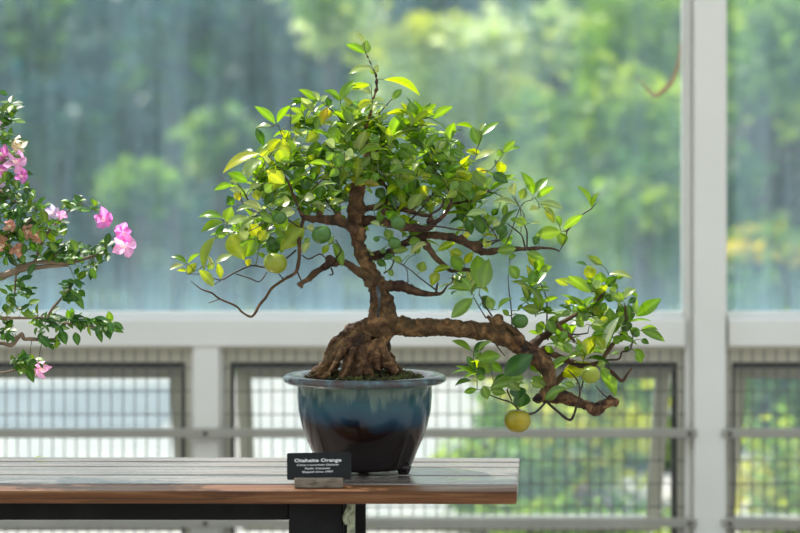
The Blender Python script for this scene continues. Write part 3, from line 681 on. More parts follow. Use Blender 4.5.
BRANCH = [
 # lower right
 dict(m='bark', pts=[(383,322,12,0),(394,325,10,0),(406,326.5,9.5,0),(420,328,9.2,-.005),(436,327.5,8.8,-.01),(452,328,9,-.015),(470,330,9,-.02),(485,331,9.5,-.02),(497,333,10.5,-.02),(508,339,9.5,-.02),(519,346,8.5,-.02),(530,353,8.5,-.025),(541,360,8.5,-.02),(549,372,7.5,-.02),(549,386,6.5,-.03),(544,396,6,-.035),(552,397,6.5,-.035),(563,397,6,-.04),(575,401,5.5,-.04),(587,406,5.5,-.04),(596,410,6,-.04),(604,405,5.5,-.04),(612,402,4.5,-.04),(618,404,3.5,-.04)],
      knobs=[(497,320,6,-.02),(500,326,6,-.03),(447,322,4,-.03),(520,340,6,-.04),(524,352,6,-.045),(538,398,5,-.045),(418,322,4,-.02),(610,399,4,-.04),(545,352,6,0)],
      sub=[[(497,330,4,-.02),(493,322,3,-.03),(487,316,1.8,-.03)],[(500,322,3,-.03),(512,328,3,-.035),(520,336,4,-.04)],
           [(530,348,6,0),(540,339,5,.01),(548,334,4,.01),(556,326,3,.01),(570,318,2.4,.01),(583,311,2,.01),(594,304,1.6,.01),(606,290,1.1,.02)],
           [(556,322,2,.0),(562,330,2.2,-.01),(569,335,2.4,-.02),(575,342,1.6,-.02)],[(568,334,1.6,-.02),(578,334.5,1.4,-.02),(588,333,1,-.02)],
           [(548,352,4,0),(566,360,4,.01),(585,366,3.5,0),(600,362,3,0),(607,352,2.6,0),(613,344,2.3,0),(622,334,2,.01),(626,320,1.8,.01),(625,305,1.3,.01)],
           [(600,362,2,0),(608,360,1.8,0),(619,359,1.7,0),(622,352,1.5,0),(628,351,1.2,0),(632,345,1,0),(633,332,.8,0)],
           [(607,368,2.2,0),(614,374,2.4,0),(622,381,1.9,0),(628,373,1.4,0),(632,368,1,0)],[(552,388,3,.02),(562,376,4,.03),(572,366,4,.03)],
           [(490,395,1,-.1),(500,399,1.1,-.1),(512,403,1.3,-.1),(523,413,1.7,-.09),(534,413,1.7,-.07),(544,404,1.7,-.05),(548,398,2,-.04)],
           [(507,390,1.1,-.1),(512,401,1.2,-.1)],
           [(546,401,2,-.05),(556,410,2,-.06),(570,420,2.1,-.06),(576,408,1.7,-.07),(580,392,1.5,-.08),(577,380,1.2,-.08),(568,370,.8,-.08)],
           [(580,392,1.2,-.08),(583,382,1.1,-.07),(582,376,1,-.07)],[(596,386,.9,-.05),(602,393,1.0,-.05),(609,399,1.2,-.04)],
           [(486,318,1.1,-.03),(481,310,.9,-.04),(474,298,.8,-.05)],[(492,316,1.3,-.03),(484,304,1,-.06),(479,294,.8,-.06)],
           [(512,326,1.2,.0),(511,306,.9,0),(509,290,.8,.02),(508,274,.7,.03)],
           [(548,340,1.6,.01),(547,324,1.3,.02),(547,308,1.1,.02),(546,296,.9,.02),(541,285,.8,.02),(537,275,.7,.02)],
           [(494,342,1,-.05),(500,350,.9,-.06),(505,356,.8,-.06)]]),
 # middle right
 dict(m='bark2', pts=[(360,252,6,.03),(371,256,5.5,.04),(380,255,5.5,.04),(389,253,5.5,.03),(398,247,5.5,.02),(408,242,5,.01),(424,236,5,0),(438,235.5,4.8,-.01),(449,237,4.6,-.02),(459,240,4.8,-.03),(468,244,5,-.03),(478,250,5,-.03),(488,252,4.6,-.03),(500,250,4,-.03),(514,249,3.4,-.03),(530,248.5,2.6,-.03),(540,248,2.1,-.03),(552,248.5,1.6,-.03),(560,251,1.2,-.03)],
      knobs=[(427,246,4.5,-.01),(463,238,4,-.03),(478,245,4.5,-.03)],
      sub=[[(424,240,4,0),(430,250,4.2,-.01),(437,259,4,-.01),(445,266,3.2,-.01),(452,271,3,-.01),(462,269.5,3,-.01),(473,271,3,-.01)],[(473,272,1.6,-.01),(468,280,1.1,0),(452,270,1,0)],
           [(483,246,1.7,-.03),(494,243,1.3,-.06),(496,236,1.2,-.06),(489,226,1,-.06),(481,216,.8,-.06)],
           [(525,247,1.8,-.03),(522,236,1.6,-.04),(517,231,1.3,-.04),(508,224,1.1,-.04)],[(527,247,1.6,-.03),(527,232,1.5,-.03),(525,226,1.2,-.03),(524,214,.9,-.03)],
           [(566,232,2,-.03),(573,224,1.6,-.03),(583,214,1.4,-.03),(591,209,1.2,-.03),(596,203,1,-.03)],[(560,250,1,-.03),(565,241,1.1,-.03),(567,232,1.3,-.03)],
           [(478,248,1.4,-.02),(500,240,1.3,-.08),(486,242,1.2,-.08)],[(500,250,1.2,-.03),(508,240,1,.04),(521,206,.9,.05),(532,200,.9,.05)],
           [(521,232,.9,-.03),(521,216,.9,0),(519,206,.8,0),(512,196,.7,0)]]),
 # upper right
 dict(m='bark2', pts=[(357,224,7,.02),(370,220,6,.02),(382,221,5.5,0),(392,224,5.5,-.02),(404,226.5,5,-.03),(415,228,5,-.03),(427,229,4.4,-.03),(433,224,3.5,-.03),(440,219,2.8,-.03),(447,212,2.4,-.03),(451,204,2.2,-.03),(460,203,1.9,-.02),(472,200,1.7,-.02),(482,195,1.5,-.02),(489,189,1.2,-.02)],
      knobs=[(430,221,4,-.02),(403,222,4,-.02),(385,212,4,-.01)],
      sub=[[(362,210,5,.02),(378,207,4.2,.02),(390,208,4.6,.01),(402,209,4.2,0),(412,212,3.2,0),(422,215,2.4,-.01),(432,216,2.4,-.02)],
           [(408,212,2,0),(417,206,1.8,0),(425,201,1.6,0),(430,196,1.3,0),(443,197,1,.01)],[(430,214,2.2,-.02),(438,210,2.2,-.02),(443,204,2,-.02),(443,196,1.4,-.02)],
           [(451,203,2,-.03),(449,192,1.6,-.02),(446,184,1.4,-.02),(441,177,1.2,-.02),(434,169,1,-.02),(429,162,.9,-.02)],
           [(451,203,1.2,-.03),(454,194,1.1,-.04),(457,186,.9,-.04)],
           [(433,226,1.6,-.04),(443,227,1.6,-.05),(453,229,1.4,-.06),(470,231,1,-.07)],
           [(420,203,1.3,.01),(409,196,1.3,.01),(402,190,1.1,.01),(390,186,1,.01),(384,176,1,.0),(376,164,1,0)],
           [(376,176,2.4,.02),(388,190,2,.03),(386,204,2.4,.03)],[(404,226,1.6,.02),(420,210,1.5,.04),(436,190,1.3,.06),(452,170,1.1,.08),(470,160,.8,.08)],
           [(368,158,1.8,0),(384,146,1.5,.02),(398,134,1.2,.03),(410,128,.9,.03),(420,122,.8,.03)],[(369,120,1,0),(382,110,1.1,-.01),(391,100,.9,-.01),(396,97,.7,-.01)],
           [(486,191,1,-.02),(497,194,.8,0),(504,198,.8,0)],[(478,170,.8,-.02),(490,170,.9,-.03),(499,160,.8,-.03),(503,154,.7,-.03)]]),
 # left low stub branch
 dict(m='bark2', pts=[(378,286,8.5,0),(370,279,7.5,-.01),(361,273,6,-.02),(353,267,4.6,-.03),(345,263,4.2,-.035),(336,262,5.2,-.04),(328,265,4.4,-.04),(319,270,4,-.04),(311,277,4,-.04),(304,282,3.6,-.04),(297,285,2.6,-.04)],
      knobs=[(368,283,5,-.03),(330,260,5,-.05),(302,286,2.5,-.04)],
      sub=[[(331,268,1.8,-.05),(333,274,1.6,-.06),(329,275,1.1,-.06)],[(327,260,1.6,-.04),(320,254,1.3,-.04),(309,259,1.4,-.05),(302,255,1.2,-.05)],[(384,287,8,0),(394,286,7,0),(405,287,6.5,-.005),(415,291,5.2,-.01),(424,293.5,3.8,-.015),(434,294,2.6,-.02),(442,293,1.6,-.02),(447,286,1.3,-.02),(452,282,1.1,-.02),(453,274,.9,-.02)],
           [(436,293,2,-.02),(437,286,1.8,-.02),(438,283,1.2,-.02)],[(436,290,1.2,-.02),(420,278,1.1,-.05),(408,268,1,-.07),(396,262,1,-.08),(389,258,.8,-.08)],
           [(384,273,1.6,-.03),(391,268,1.5,-.05),(394,258,1.3,-.07),(392,246,1,-.08)],[(408,283,1,0),(407,270,.8,0),(400,262,.7,0)],
           [(336,258,1.6,-.05),(341,250,1.1,-.06),(336,240,1,-.06)]]),
 # left
 dict(m='bark2', pts=[(357,232,6,0),(348,226,6,-.01),(339,221,6.2,-.02),(330,220,6,-.03),(321,219,5.4,-.04),(312,219,4.4,-.05),(304,217,3.2,-.05),(299,210,2,-.06),(294,196,1.7,-.06),(289,184,1.6,-.06),(282,172,1.5,-.06),(275,164,1.2,-.06),(268,156,.9,-.06)],
      knobs=[(338,216,4,-.03),(320,214,4,-.05)],
      sub=[[(304,217,3,-.05),(301,228,3,-.06),(299,240,3,-.06),(299.5,252,3,-.06),(298,265,2.8,-.06),(295,273,2.4,-.06),(285,279,2.1,-.05),(272,288,1.9,-.05),(266,297,1.7,-.05),(259.5,305,1.7,-.05),(252,316.5,1.5,-.05),(242,312,1.3,-.05),(236,306,1.3,-.05),(220,299,1.2,-.05),(212,293,1.2,-.05),(201,289,.9,-.04),(191,281,.5,-.04)],
           [(208.5,303,.8,-.05),(219.5,299,.9,-.05)],[(279,274,1.1,-.05),(284,280,1.6,-.05)],[(297,271,1.6,-.06),(301,280,1.4,-.06),(303,284,1,-.06)],
           [(187,274,.9,-.08),(204,274.5,1,-.08),(220,280,1.1,-.08),(232,274,1.6,-.07),(243,268.5,1.6,-.06),(253,265.5,1.6,-.05),(264,267,1.7,-.05),(276,264,1.6,-.05),(288,257,1.6,-.05),(296,250,1.8,-.05)],
           [(214,284.5,.8,-.08),(222,279.5,1,-.08)],[(235,273.5,1.2,-.07),(249,278,1.2,-.07),(259.5,281.5,1.3,-.07),(267,272,1,-.06)],
           [(300,228,1.6,-.06),(288,220,1.4,-.08),(272,214,1.2,-.09),(256,212,1,-.1),(244,206,.9,-.1),(240,190,.8,-.1)],[(272,214,1,-.09),(262,224,.9,-.1),(246,232,.8,-.11),(228,232,.7,-.11)],
           [(338,216,1.8,-.02),(326,200,1.5,.0),(318,184,1.3,.02),(312,170,1,.03),(300,150,.9,.03),(286,142,.8,.03),(280,130,.7,.03)],[(311,190,1.2,-.05),(322,180,1.1,-.06),(333,170,.9,-.07)],
           [(366,140,1.5,0),(355,132,1.6,-.01),(344,124,1.7,-.01),(338,116,1.4,-.01),(329,108,1.1,-.01),(322,102,.8,-.01)],[(253,186,1,-.09),(258,176,.9,-.09),(265,162,.8,-.09)],
           [(269,158,1.2,-.06),(272,152,.9,-.06)],[(252,250,.9,-.1),(262,234,1,-.09),(276,222,1.1,-.08)],[(250,205,1.5,-.08),(244,192,1.3,-.08),(236,182,1,-.09)]]),
]
SK = []      # skeleton samples (pos, branch index)
def add_paths(paths, wob, bi, seg=10, knobs=()):
    mb = MB()
    for j, pts in enumerate(paths):
        V, rr, s = bpath(pts)
        mb.tube(V, rr, seg if max(rr) > .004 else 7, wob)
        if bi is not None:
            for p in V: SK.append((p, bi))
    for (x, y, r, d) in knobs:
        c = P(x, y, FOC + d); rad = U(r, d); pts2 = [c + Vector((0, 0, rad * math.cos(a))) for a in [math.pi * k / 6 for k in range(7)]]
        mb.tube(pts2, [max(rad * math.sin(math.pi * k / 6), .0004) for k in range(7)], 10, .35)
    return mb
def rough_up(ob, vox, disp=.0):
    m = ob.modifiers.new('r', 'REMESH'); m.mode = 'VOXEL'; m.voxel_size = vox; m.use_smooth_shade = True
    for nm, sc, st in (('d1', .030, .007), ('d2', .009, .0075)):
        tx = bpy.data.textures.new('bark_' + nm, 'CLOUDS'); tx.noise_scale = sc; tx.noise_depth = 3
        d = ob.modifiers.new(nm, 'DISPLACE'); d.texture = tx; d.strength = st * disp; d.mid_level = .5; d.texture_coords = 'LOCAL'
tro = add_paths(TR, .25, 99, 14).build('trunk', M['bark'], tree_o, smooth=True, origin=PC)
rough_up(tro, .0020, 1.25)
bobs = []
for i, br in enumerate(BRANCH):
    SKn = len(SK)
    mb = add_paths([br['pts']], .22, i, 12, br['knobs'])
    o = mb.build('branch', M[br['m']], tree_o, smooth=True, origin=PC)
    rough_up(o, .0017 if i else .0021, .6 if i else .9)
    big = [s for s in br['sub'] if max(q[2] for q in s) >= 2.4]; small = [s for s in br['sub'] if max(q[2] for q in s) < 2.4]
    for sp1 in big:
        add_paths([[(x, y, r * .85, d) for x, y, r, d in sp1]], .3, i, 9).build('limb', M['bark2'], o, smooth=True, origin=PC)
    for sp1 in small:
        add_paths([[(x, y, r * .68, d) for x, y, r, d in sp1]], .15, i, 7).build('twig', M['twig'], o, smooth=True, origin=PC)
    bobs.append(o)
# grey sliver on the trunk
b = MB(); s = spline([(377.5, 286, 1.6), (379, 296, 2.2), (379.5, 305, 1.3), (378, 312, 1.5), (378.5, 322, 1.0), (378.6, 333, .5)], 4)
b.tube([P(x, y, FOC - .034 - .008 * math.sin(i * .25)) for i, (x, y, r) in enumerate(s)], [U(r) for x, y, r in s], 8, .35)
o = b.build('deadwood_sliver', M['sliver'], tree_o, smooth=True, origin=PC); o['label'] = 'grey pointed sliver hanging down the trunk'

# leaf lists: crop origin, then  base x, base y, tip x, tip y, visible width, kind   (crop scale 5.925)
LV = {
 (165,150): "560 20 340 140 62 y;575 60 450 150 75 l;560 70 490 180 60 l;370 135 490 190 60 g;400 205 290 240 42 g;570 205 500 235 38 l;600 120 711 200 75 y;345 405 195 400 45 g;345 425 210 490 55 g;360 430 395 335 70 g;575 350 460 310 45 l;540 340 420 365 32 l;550 400 440 495 40 l;370 440 500 400 50 l;400 330 370 270 55 d;440 300 420 240 50 y;550 300 535 235 60 Y;630 360 705 440 60 g;560 370 640 430 55 g;500 440 560 510 80 Y;640 200 590 250 60 g;350 440 300 530 40 d;450 250 380 235 35 l;640 260 590 330 55 d;470 400 420 460 50 g;640 330 711 290 45 g;430 200 380 185 25 l;620 0 560 30 50 Y",
 (165,230): "130 200 35 160 30 g;135 200 210 140 25 g;110 205 25 235 30 l;135 260 190 195 52 Y;130 240 70 240 26 Y;300 40 235 250 62 p;200 235 290 335 62 Y;300 195 405 145 38 l;330 290 312 195 45 Y;255 235 290 190 45 g;385 30 470 180 130 Y;540 30 480 160 110 g;620 30 650 155 85 d;700 20 690 140 80 g;250 150 280 235 20 l;480 60 440 10 60 l;560 60 600 0 70 Y;310 40 370 20 40 g;500 170 490 215 40 y",
 (240,80): "210 260 85 155 52 g;190 275 90 285 24 l;95 285 140 390 52 d;220 255 300 150 40 g;300 150 420 115 38 g;300 260 372 195 42 g;290 262 460 300 36 d;460 122 345 55 45 g;465 125 425 65 32 l;480 130 520 92 34 l;530 160 515 100 42 d;590 110 490 65 36 g;600 120 680 0 58 g;711 25 620 60 26 Y;600 160 695 245 58 g;520 160 480 265 55 o;545 180 500 230 50 y;530 280 582 375 82 g;545 280 580 240 22 l;711 250 615 330 34 l;610 340 600 280 38 g;620 320 655 355 36 g;240 350 155 425 70 Y;260 345 255 495 105 Y;290 350 300 470 70 g;470 320 385 370 72 Y;455 360 430 490 82 g;300 280 380 342 26 p;240 300 262 330 34 y;380 400 330 415 26 l;490 390 575 460 42 d;480 410 495 490 62 d;320 430 345 462 40 d;370 490 270 530 26 g;620 430 675 452 50 l;560 400 500 360 50 l;440 440 400 500 50 Y;640 470 560 440 45 g;570 520 600 440 70 g;430 250 410 230 40 p;470 230 450 300 40 p;680 330 711 360 40 Y",
 (270,150): "50 0 90 80 95 Y;240 0 250 72 72 g;290 20 320 72 62 d;210 80 100 105 32 g;350 90 230 80 32 g;70 120 10 245 100 Y;200 100 150 205 74 p;180 180 240 232 60 d;290 290 312 205 76 g;370 290 350 200 52 g;320 325 240 320 26 l;318 325 300 400 32 Y;350 322 440 300 34 l;390 280 430 238 52 d;440 60 492 28 42 l;470 130 420 80 62 g;590 140 540 70 72 g;540 62 600 48 40 g;650 210 480 190 62 o;690 160 711 140 26 l;640 440 690 325 56 g;540 450 460 432 46 g;200 290 270 282 52 l;150 370 50 385 62 l;40 390 90 470 92 g;200 440 80 530 115 Y;120 60 60 60 40 g;380 20 330 60 60 g;410 120 350 160 50 g;560 200 640 160 60 Y;630 230 680 290 70 d;500 100 460 60 50 g;300 100 260 150 50 Y;120 300 60 320 60 l;420 340 380 370 50 d;440 440 400 380 60 g;640 60 600 10 50 Y;700 300 640 320 60 g",
 (270,220): "200 50 60 180 112 Y;370 130 430 280 60 g;345 145 312 205 42 Y;235 130 200 200 46 l;210 140 232 105 40 g;620 210 485 210 52 l;620 250 530 275 42 g;630 240 690 272 46 d;590 60 470 10 52 g;0 100 30 200 90 d;350 150 380 90 30 g;100 60 40 20 60 l;260 60 215 40 40 l;30 40 80 100 60 g",
 (330,30): "210 140 90 85 46 g;212 140 218 58 66 g;200 75 152 15 28 l;240 232 110 262 46 l;262 238 180 210 22 l;272 252 288 208 36 l;265 262 230 240 16 g;240 325 85 358 42 Y;60 420 135 298 52 g;60 420 -5 360 36 g;60 450 158 532 60 g;245 382 165 350 40 l;245 428 158 468 36 y;250 420 328 428 30 l;250 450 352 475 20 l;320 295 535 392 44 Y;370 412 425 350 46 g;470 502 340 492 28 Y;500 530 470 425 76 g;530 512 632 440 46 g;610 512 715 452 42 g;470 500 420 430 30 Y;240 510 190 520 40 Y;290 515 250 500 30 l;560 525 600 430 30 d",
 (340,100): "220 125 25 212 30 l;190 0 100 50 40 y;80 140 8 50 60 g;385 92 270 85 30 Y;462 120 440 0 76 g;475 112 572 30 50 g;550 112 672 38 46 g;555 112 635 80 24 d;455 135 310 155 42 g;455 152 330 192 36 g;470 182 365 182 26 l;475 110 488 165 38 y;470 190 385 245 88 g;260 195 200 178 50 d;230 220 178 242 50 g;230 262 165 300 44 l;240 270 200 342 50 y;268 270 330 275 44 l;340 262 472 330 58 g;350 290 425 345 72 g;500 290 588 195 48 g;575 220 632 292 72 d;540 350 562 280 34 y;580 370 642 300 82 g;650 300 711 302 28 d;180 340 118 400 52 g;90 340 30 322 38 l;20 400 82 380 80 g;470 370 432 422 30 l;300 425 350 380 50 g;440 440 380 482 60 y;470 462 265 460 32 p;150 500 60 450 60 y;440 530 455 465 62 d;530 435 485 472 50 y;605 500 535 458 60 g;711 440 680 390 80 Y;150 200 60 240 50 g;120 230 90 290 50 Y;300 330 250 380 50 g;620 380 660 440 50 Y;180 420 140 480 60 g;360 520 330 460 60 g;620 320 690 360 50 g;380 380 440 340 50 Y;560 520 640 490 50 g;250 510 200 440 50 d;560 390 500 430 40 g;430 100 360 30 34 Y",
 (370,170): "110 35 290 45 26 p;240 60 262 152 62 g;170 100 200 205 52 Y;360 50 442 80 62 g;300 92 342 155 60 y;370 122 430 150 52 g;350 215 345 160 42 y;400 192 402 155 44 Y;540 70 592 132 92 g;520 50 562 0 60 y;590 100 600 182 62 g;625 60 690 112 90 g;690 128 600 205 46 Y;62 330 95 205 46 g;62 330 195 318 58 l;110 285 192 300 62 g;95 350 122 425 62 g;270 500 282 430 62 g;240 502 342 438 32 l;400 478 512 425 50 Y;480 480 552 502 50 Y;670 255 570 270 42 l;570 290 602 385 62 d;625 262 672 380 84 d;520 232 545 302 52 d;550 385 592 388 40 y;711 430 668 442 60 Y;80 205 20 222 40 g;20 240 85 190 24 l;60 330 0 310 28 l;200 150 190 210 50 g;50 20 20 70 50 g;130 130 90 90 50 d;260 30 320 0 50 Y;460 20 500 60 50 g;180 20 240 60 50 Y;130 480 230 470 50 g;140 500 80 530 40 d;640 440 690 410 40 d;330 20 380 0 40 g",
 (370,240): "530 102 470 60 62 y;480 92 542 185 84 g;560 140 612 70 50 Y;480 162 375 190 42 Y;400 190 365 275 66 Y;650 285 635 90 118 g;670 285 705 110 95 g;600 290 540 222 50 g;600 302 462 290 48 g;612 345 480 462 82 g;600 262 652 235 40 l;300 190 320 125 66 p;700 330 672 382 60 d;600 240 570 180 40 Y;90 150 40 120 50 d;190 130 130 100 44 p;100 0 160 10 50 g;230 20 300 0 60 g;260 60 330 10 30 l;660 380 705 350 40 d;140 210 100 180 36 g",
 (440,110): "228 212 190 100 84 g;200 110 90 90 30 g;245 152 352 70 42 g;240 125 272 80 32 l;150 230 90 198 36 d;150 270 50 240 34 g;250 262 150 245 42 y;330 245 205 298 42 l;340 240 372 275 42 g;375 252 447 180 50 g;385 252 482 225 26 g;310 375 405 432 66 d;275 370 212 345 32 y;440 505 450 430 52 l;480 530 508 460 55 p;552 500 478 365 60 g;552 500 642 400 52 g;570 522 682 455 46 g;100 362 172 330 62 Y;0 175 30 242 80 g;190 360 272 460 80 p;150 380 182 500 72 g;80 320 60 260 50 p;130 340 90 380 60 Y;40 330 70 400 50 g;220 440 170 500 50 Y;110 420 60 480 50 g;70 190 30 170 50 d;180 300 140 340 40 Y;10 400 60 440 40 Y;100 480 40 520 50 Y",
 (480,170): "225 212 70 195 34 l;350 195 495 232 46 l;350 232 288 242 42 l;385 210 440 318 50 Y;450 270 482 332 42 g;495 352 612 265 54 g;480 365 322 392 82 g;470 370 492 452 72 g;660 222 572 92 36 g;662 222 708 130 30 g;275 322 208 290 60 g;300 320 360 315 16 l;350 430 308 400 62 d;100 282 38 302 40 g;122 310 75 335 42 l;140 320 105 385 80 d;150 400 182 442 80 g;215 465 100 482 70 p;30 420 62 450 50 y;275 490 385 532 52 g;0 240 40 265 40 l;155 200 150 290 40 g;370 220 430 270 30 l;110 230 70 270 40 d;230 300 180 290 30 g",
 (450,240): "370 110 362 80 52 g;350 150 402 232 72 p;500 160 465 80 44 Y;520 192 522 78 70 g;535 182 605 155 48 g;250 412 222 332 60 g;285 412 372 345 34 g;535 382 450 265 30 p;450 265 362 248 22 p;515 372 402 350 28 d;550 372 642 340 34 g;535 422 422 402 64 p;670 392 711 395 18 d;562 522 508 500 62 g;590 525 640 440 66 p;350 450 310 412 34 g;400 420 430 380 22 g;190 370 230 410 40 d;560 400 600 440 50 p;700 270 622 235 38 Y;711 380 675 358 30 Y",
 (550,240): "200 305 30 235 40 Y;245 312 105 212 70 g;312 150 218 92 46 p;220 150 150 135 20 d;240 235 222 150 82 Y;300 255 302 188 80 g;245 300 232 222 70 g;330 272 398 215 60 d;390 230 450 198 34 g;350 205 492 232 36 l;205 372 82 372 44 g;135 432 48 388 26 d;440 352 360 330 62 p;440 342 512 290 46 l;430 352 442 308 40 g;465 372 512 345 40 D;520 335 480 310 30 g;508 452 662 345 78 g;512 440 515 340 40 g;300 422 332 370 60 g;250 430 312 400 60 Y;400 400 442 462 82 d;465 380 470 492 72 d;350 482 352 400 70 g;290 490 345 462 42 Y;170 430 190 490 62 p;30 460 75 440 30 g;640 532 540 530 30 g;270 290 300 240 50 l;330 320 280 340 40 p;390 310 350 290 50 p;160 400 200 420 30 p;0 340 50 345 22 d;250 500 320 500 40 l;400 290 360 260 40 g;380 360 320 330 50 d",
 (450,310): "125 240 8 182 44 g;140 250 212 185 52 d;170 242 252 185 26 p;160 290 302 272 76 g;150 290 182 250 50 g;180 292 232 382 92 g;230 312 312 372 62 g;150 342 202 392 60 d;320 390 492 262 115 D;130 420 28 452 26 d;160 402 212 400 40 g;160 470 82 488 40 g;195 450 222 532 60 p;240 462 442 432 66 p;245 480 332 492 62 g;390 452 402 532 100 D;440 402 360 400 50 g;545 132 508 92 60 g;530 142 462 128 22 g;580 252 602 210 60 g;645 482 560 530 60 p;570 432 480 400 50 g;575 60 622 142 62 p;620 420 560 340 60 g;260 430 340 380 50 d;480 430 560 460 50 p;500 300 540 250 40 d;640 200 600 150 40 g",
 (550,310): "220 258 100 285 36 p;115 280 -5 342 36 p;300 232 392 30 80 g;318 232 412 40 46 L;262 152 218 270 92 y;322 232 262 150 60 Y;240 92 332 112 60 g;75 200 132 252 60 g;160 202 182 242 50 g;250 315 68 392 90 Y;305 338 392 512 82 g;540 122 682 188 56 g;470 112 532 152 60 d;540 175 587 202 36 d;498 232 562 282 44 g;512 250 542 312 60 g;470 215 440 242 26 d;372 190 420 170 50 g;100 480 0 492 40 p;90 440 142 450 40 p;440 60 460 130 70 d;380 70 440 10 60 g;180 60 230 20 60 p;20 140 70 110 60 g;120 10 60 40 40 p;440 150 400 190 40 g;280 330 330 310 50 p;200 100 150 60 50 g;100 130 60 170 50 g;260 380 200 340 60 Y",
 (490,360): "460 170 328 232 42 p;180 180 100 130 60 p;180 280 182 170 105 D;500 150 440 140 40 g;290 70 240 20 60 g;60 200 20 130 80 g;330 150 260 110 40 p",
}
COL = {'g': (.095, .215, .010), 'd': (.030, .095, .009), 'D': (.020, .078, .013), 'y': (.33, .39, .016), 'Y': (.20, .29, .010), 'l': (.24, .32, .11), 'L': (.50, .56, .40), 'p': (.12, .21, .035), 'o': (.33, .31, .02)}  # l and L: sunlit sheen painted in as paler green
UPV = Vector((0, 0, 1))
leaves = []        # base, tip, normal, width, col, tipcol, arch
def near(p):
    best = None; bd = 1e9
    for q, i in SK:
        d = (q.x - p.x) ** 2 + (q.z - p.z) ** 2
        if d < bd: bd = d; best = (q, i)
    return best, math.sqrt(bd)
rl = random.Random(21)
def vary(c, k=.22):
    f = 1 + rl.uniform(-k, k); g = rl.uniform(-.12, .12)
    return (max(c[0] * f * (1 + g), 0), c[1] * f, c[2] * f)
for (ox, oy), s in LV.items():
    for it in s.split(';'):
        q = it.split(); bx, by, tx, ty, wd = [float(v) for v in q[:5]]; k = q[5]
        sc = 1 / 5.925
        x0, y0, x1, y1, wd = ox + bx * sc, oy + by * sc, ox + tx * sc, oy + ty * sc, wd * sc
        nb, dd = near(P(x0, y0, FOC))
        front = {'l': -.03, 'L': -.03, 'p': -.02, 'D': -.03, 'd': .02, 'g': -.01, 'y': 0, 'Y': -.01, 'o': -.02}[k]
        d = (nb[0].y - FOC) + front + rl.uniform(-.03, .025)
        ln = math.hypot(x1 - x0, y1 - y0)
        dd2 = rl.uniform(-.45, .45) * U(max(ln, 10))
        B = P(x0, y0, FOC + d); T = P(x1, y1, FOC + d + dd2)
        a = (T - B); real = max(U(wd), .40 * a.length)
        ratio = min(1, U(wd) / real); roll = math.acos(ratio * .98)
        if k in 'lL': roll = max(roll, .75); real = U(wd) / max(math.cos(roll), .5)
        c = Vector((0, -1, 0)); n0 = c - a.normalized() * c.dot(a.normalized()); n0.normalize()
        side = a.normalized()
        n1 = Matrix.Rotation(roll, 3, side) @ n0; n2 = Matrix.Rotation(-roll, 3, side) @ n0
        n = n1 if n1.z > n2.z else n2
        if k in 'gYyo' and rl.random() < .45:          # seen from beneath
            n = -(n1 if n1.z < n2.z else n2)
        arch = rl.uniform(.04, .17)
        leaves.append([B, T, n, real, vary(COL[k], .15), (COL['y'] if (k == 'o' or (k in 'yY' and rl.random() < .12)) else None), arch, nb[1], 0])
# fill : shoots with whorls of leaves inside the crown's masses
FILL = [(350,152,72,34,27),(300,182,52,36,17),(262,212,34,26,7),(330,205,40,18,7),(395,150,60,34,20),(425,182,56,24,12),(466,178,34,28,8),(268,165,22,22,4),
        (400,203,30,13,6),(442,203,26,12,5),(300,197,40,16,6),(250,230,24,12,4),(345,180,30,12,4),(590,326,34,20,4),(480,200,22,14,3),(395,238,28,10,3),(498,225,34,20,4),(600,312,34,24,5),(575,340,34,18,4),(498,372,30,12,2),(618,340,16,14,2),(330,118,30,18,7),(385,120,34,18,8),(250,238,22,14,5),(470,290,16,18,2),(520,300,24,22,4),(565,372,28,10,2),(445,150,30,20,8)]
kinds = 'ggggggggdddYYYppll'
for cx, cy, rx, ry, n in FILL:
    for _ in range(n):
        while True:
            a_, b_ = rl.uniform(-1, 1), rl.uniform(-1, 1)
            if a_ * a_ + b_ * b_ < 1: break
        x, y = cx + a_ * rx, cy + b_ * ry
        if 345 < x < 372 and y > 182: continue
        th = .17 if cy < 260 else .11
        nb, dd = near(P(x, y, FOC))
        d = rl.uniform(-th * .25, th) * math.sqrt(max(0, 1 - a_ * a_ - b_ * b_) + .15)
        c = P(x, y, FOC + d)
        out = Vector((a_ * .6, rl.uniform(-.7, .5), .9 - b_ * .3)).normalized()
        m_ = rl.randint(4, 6); base_an = rl.uniform(0, 6.28)
        u1 = out.orthogonal().normalized(); u2 = out.cross(u1)
        for j in range(m_):
            an = base_an + j * 2.4
            dirv = (u1 * math.cos(an) + u2 * math.sin(an)) * rl.uniform(.8, 1.1) + out * rl.uniform(.1, .8)
            dirv.normalize(); ln = U(rl.uniform(18, 31))
            B = c - out * U(2.2) * j; T = B + dirv * ln
            nrm = out + UPV * .5 - dirv * .2
            k = rl.choice(kinds)
            leaves.append([B, T, nrm, ln * rl.uniform(.36, .47), vary(COL[k]), None, rl.uniform(.03, .14), nb[1], 1])
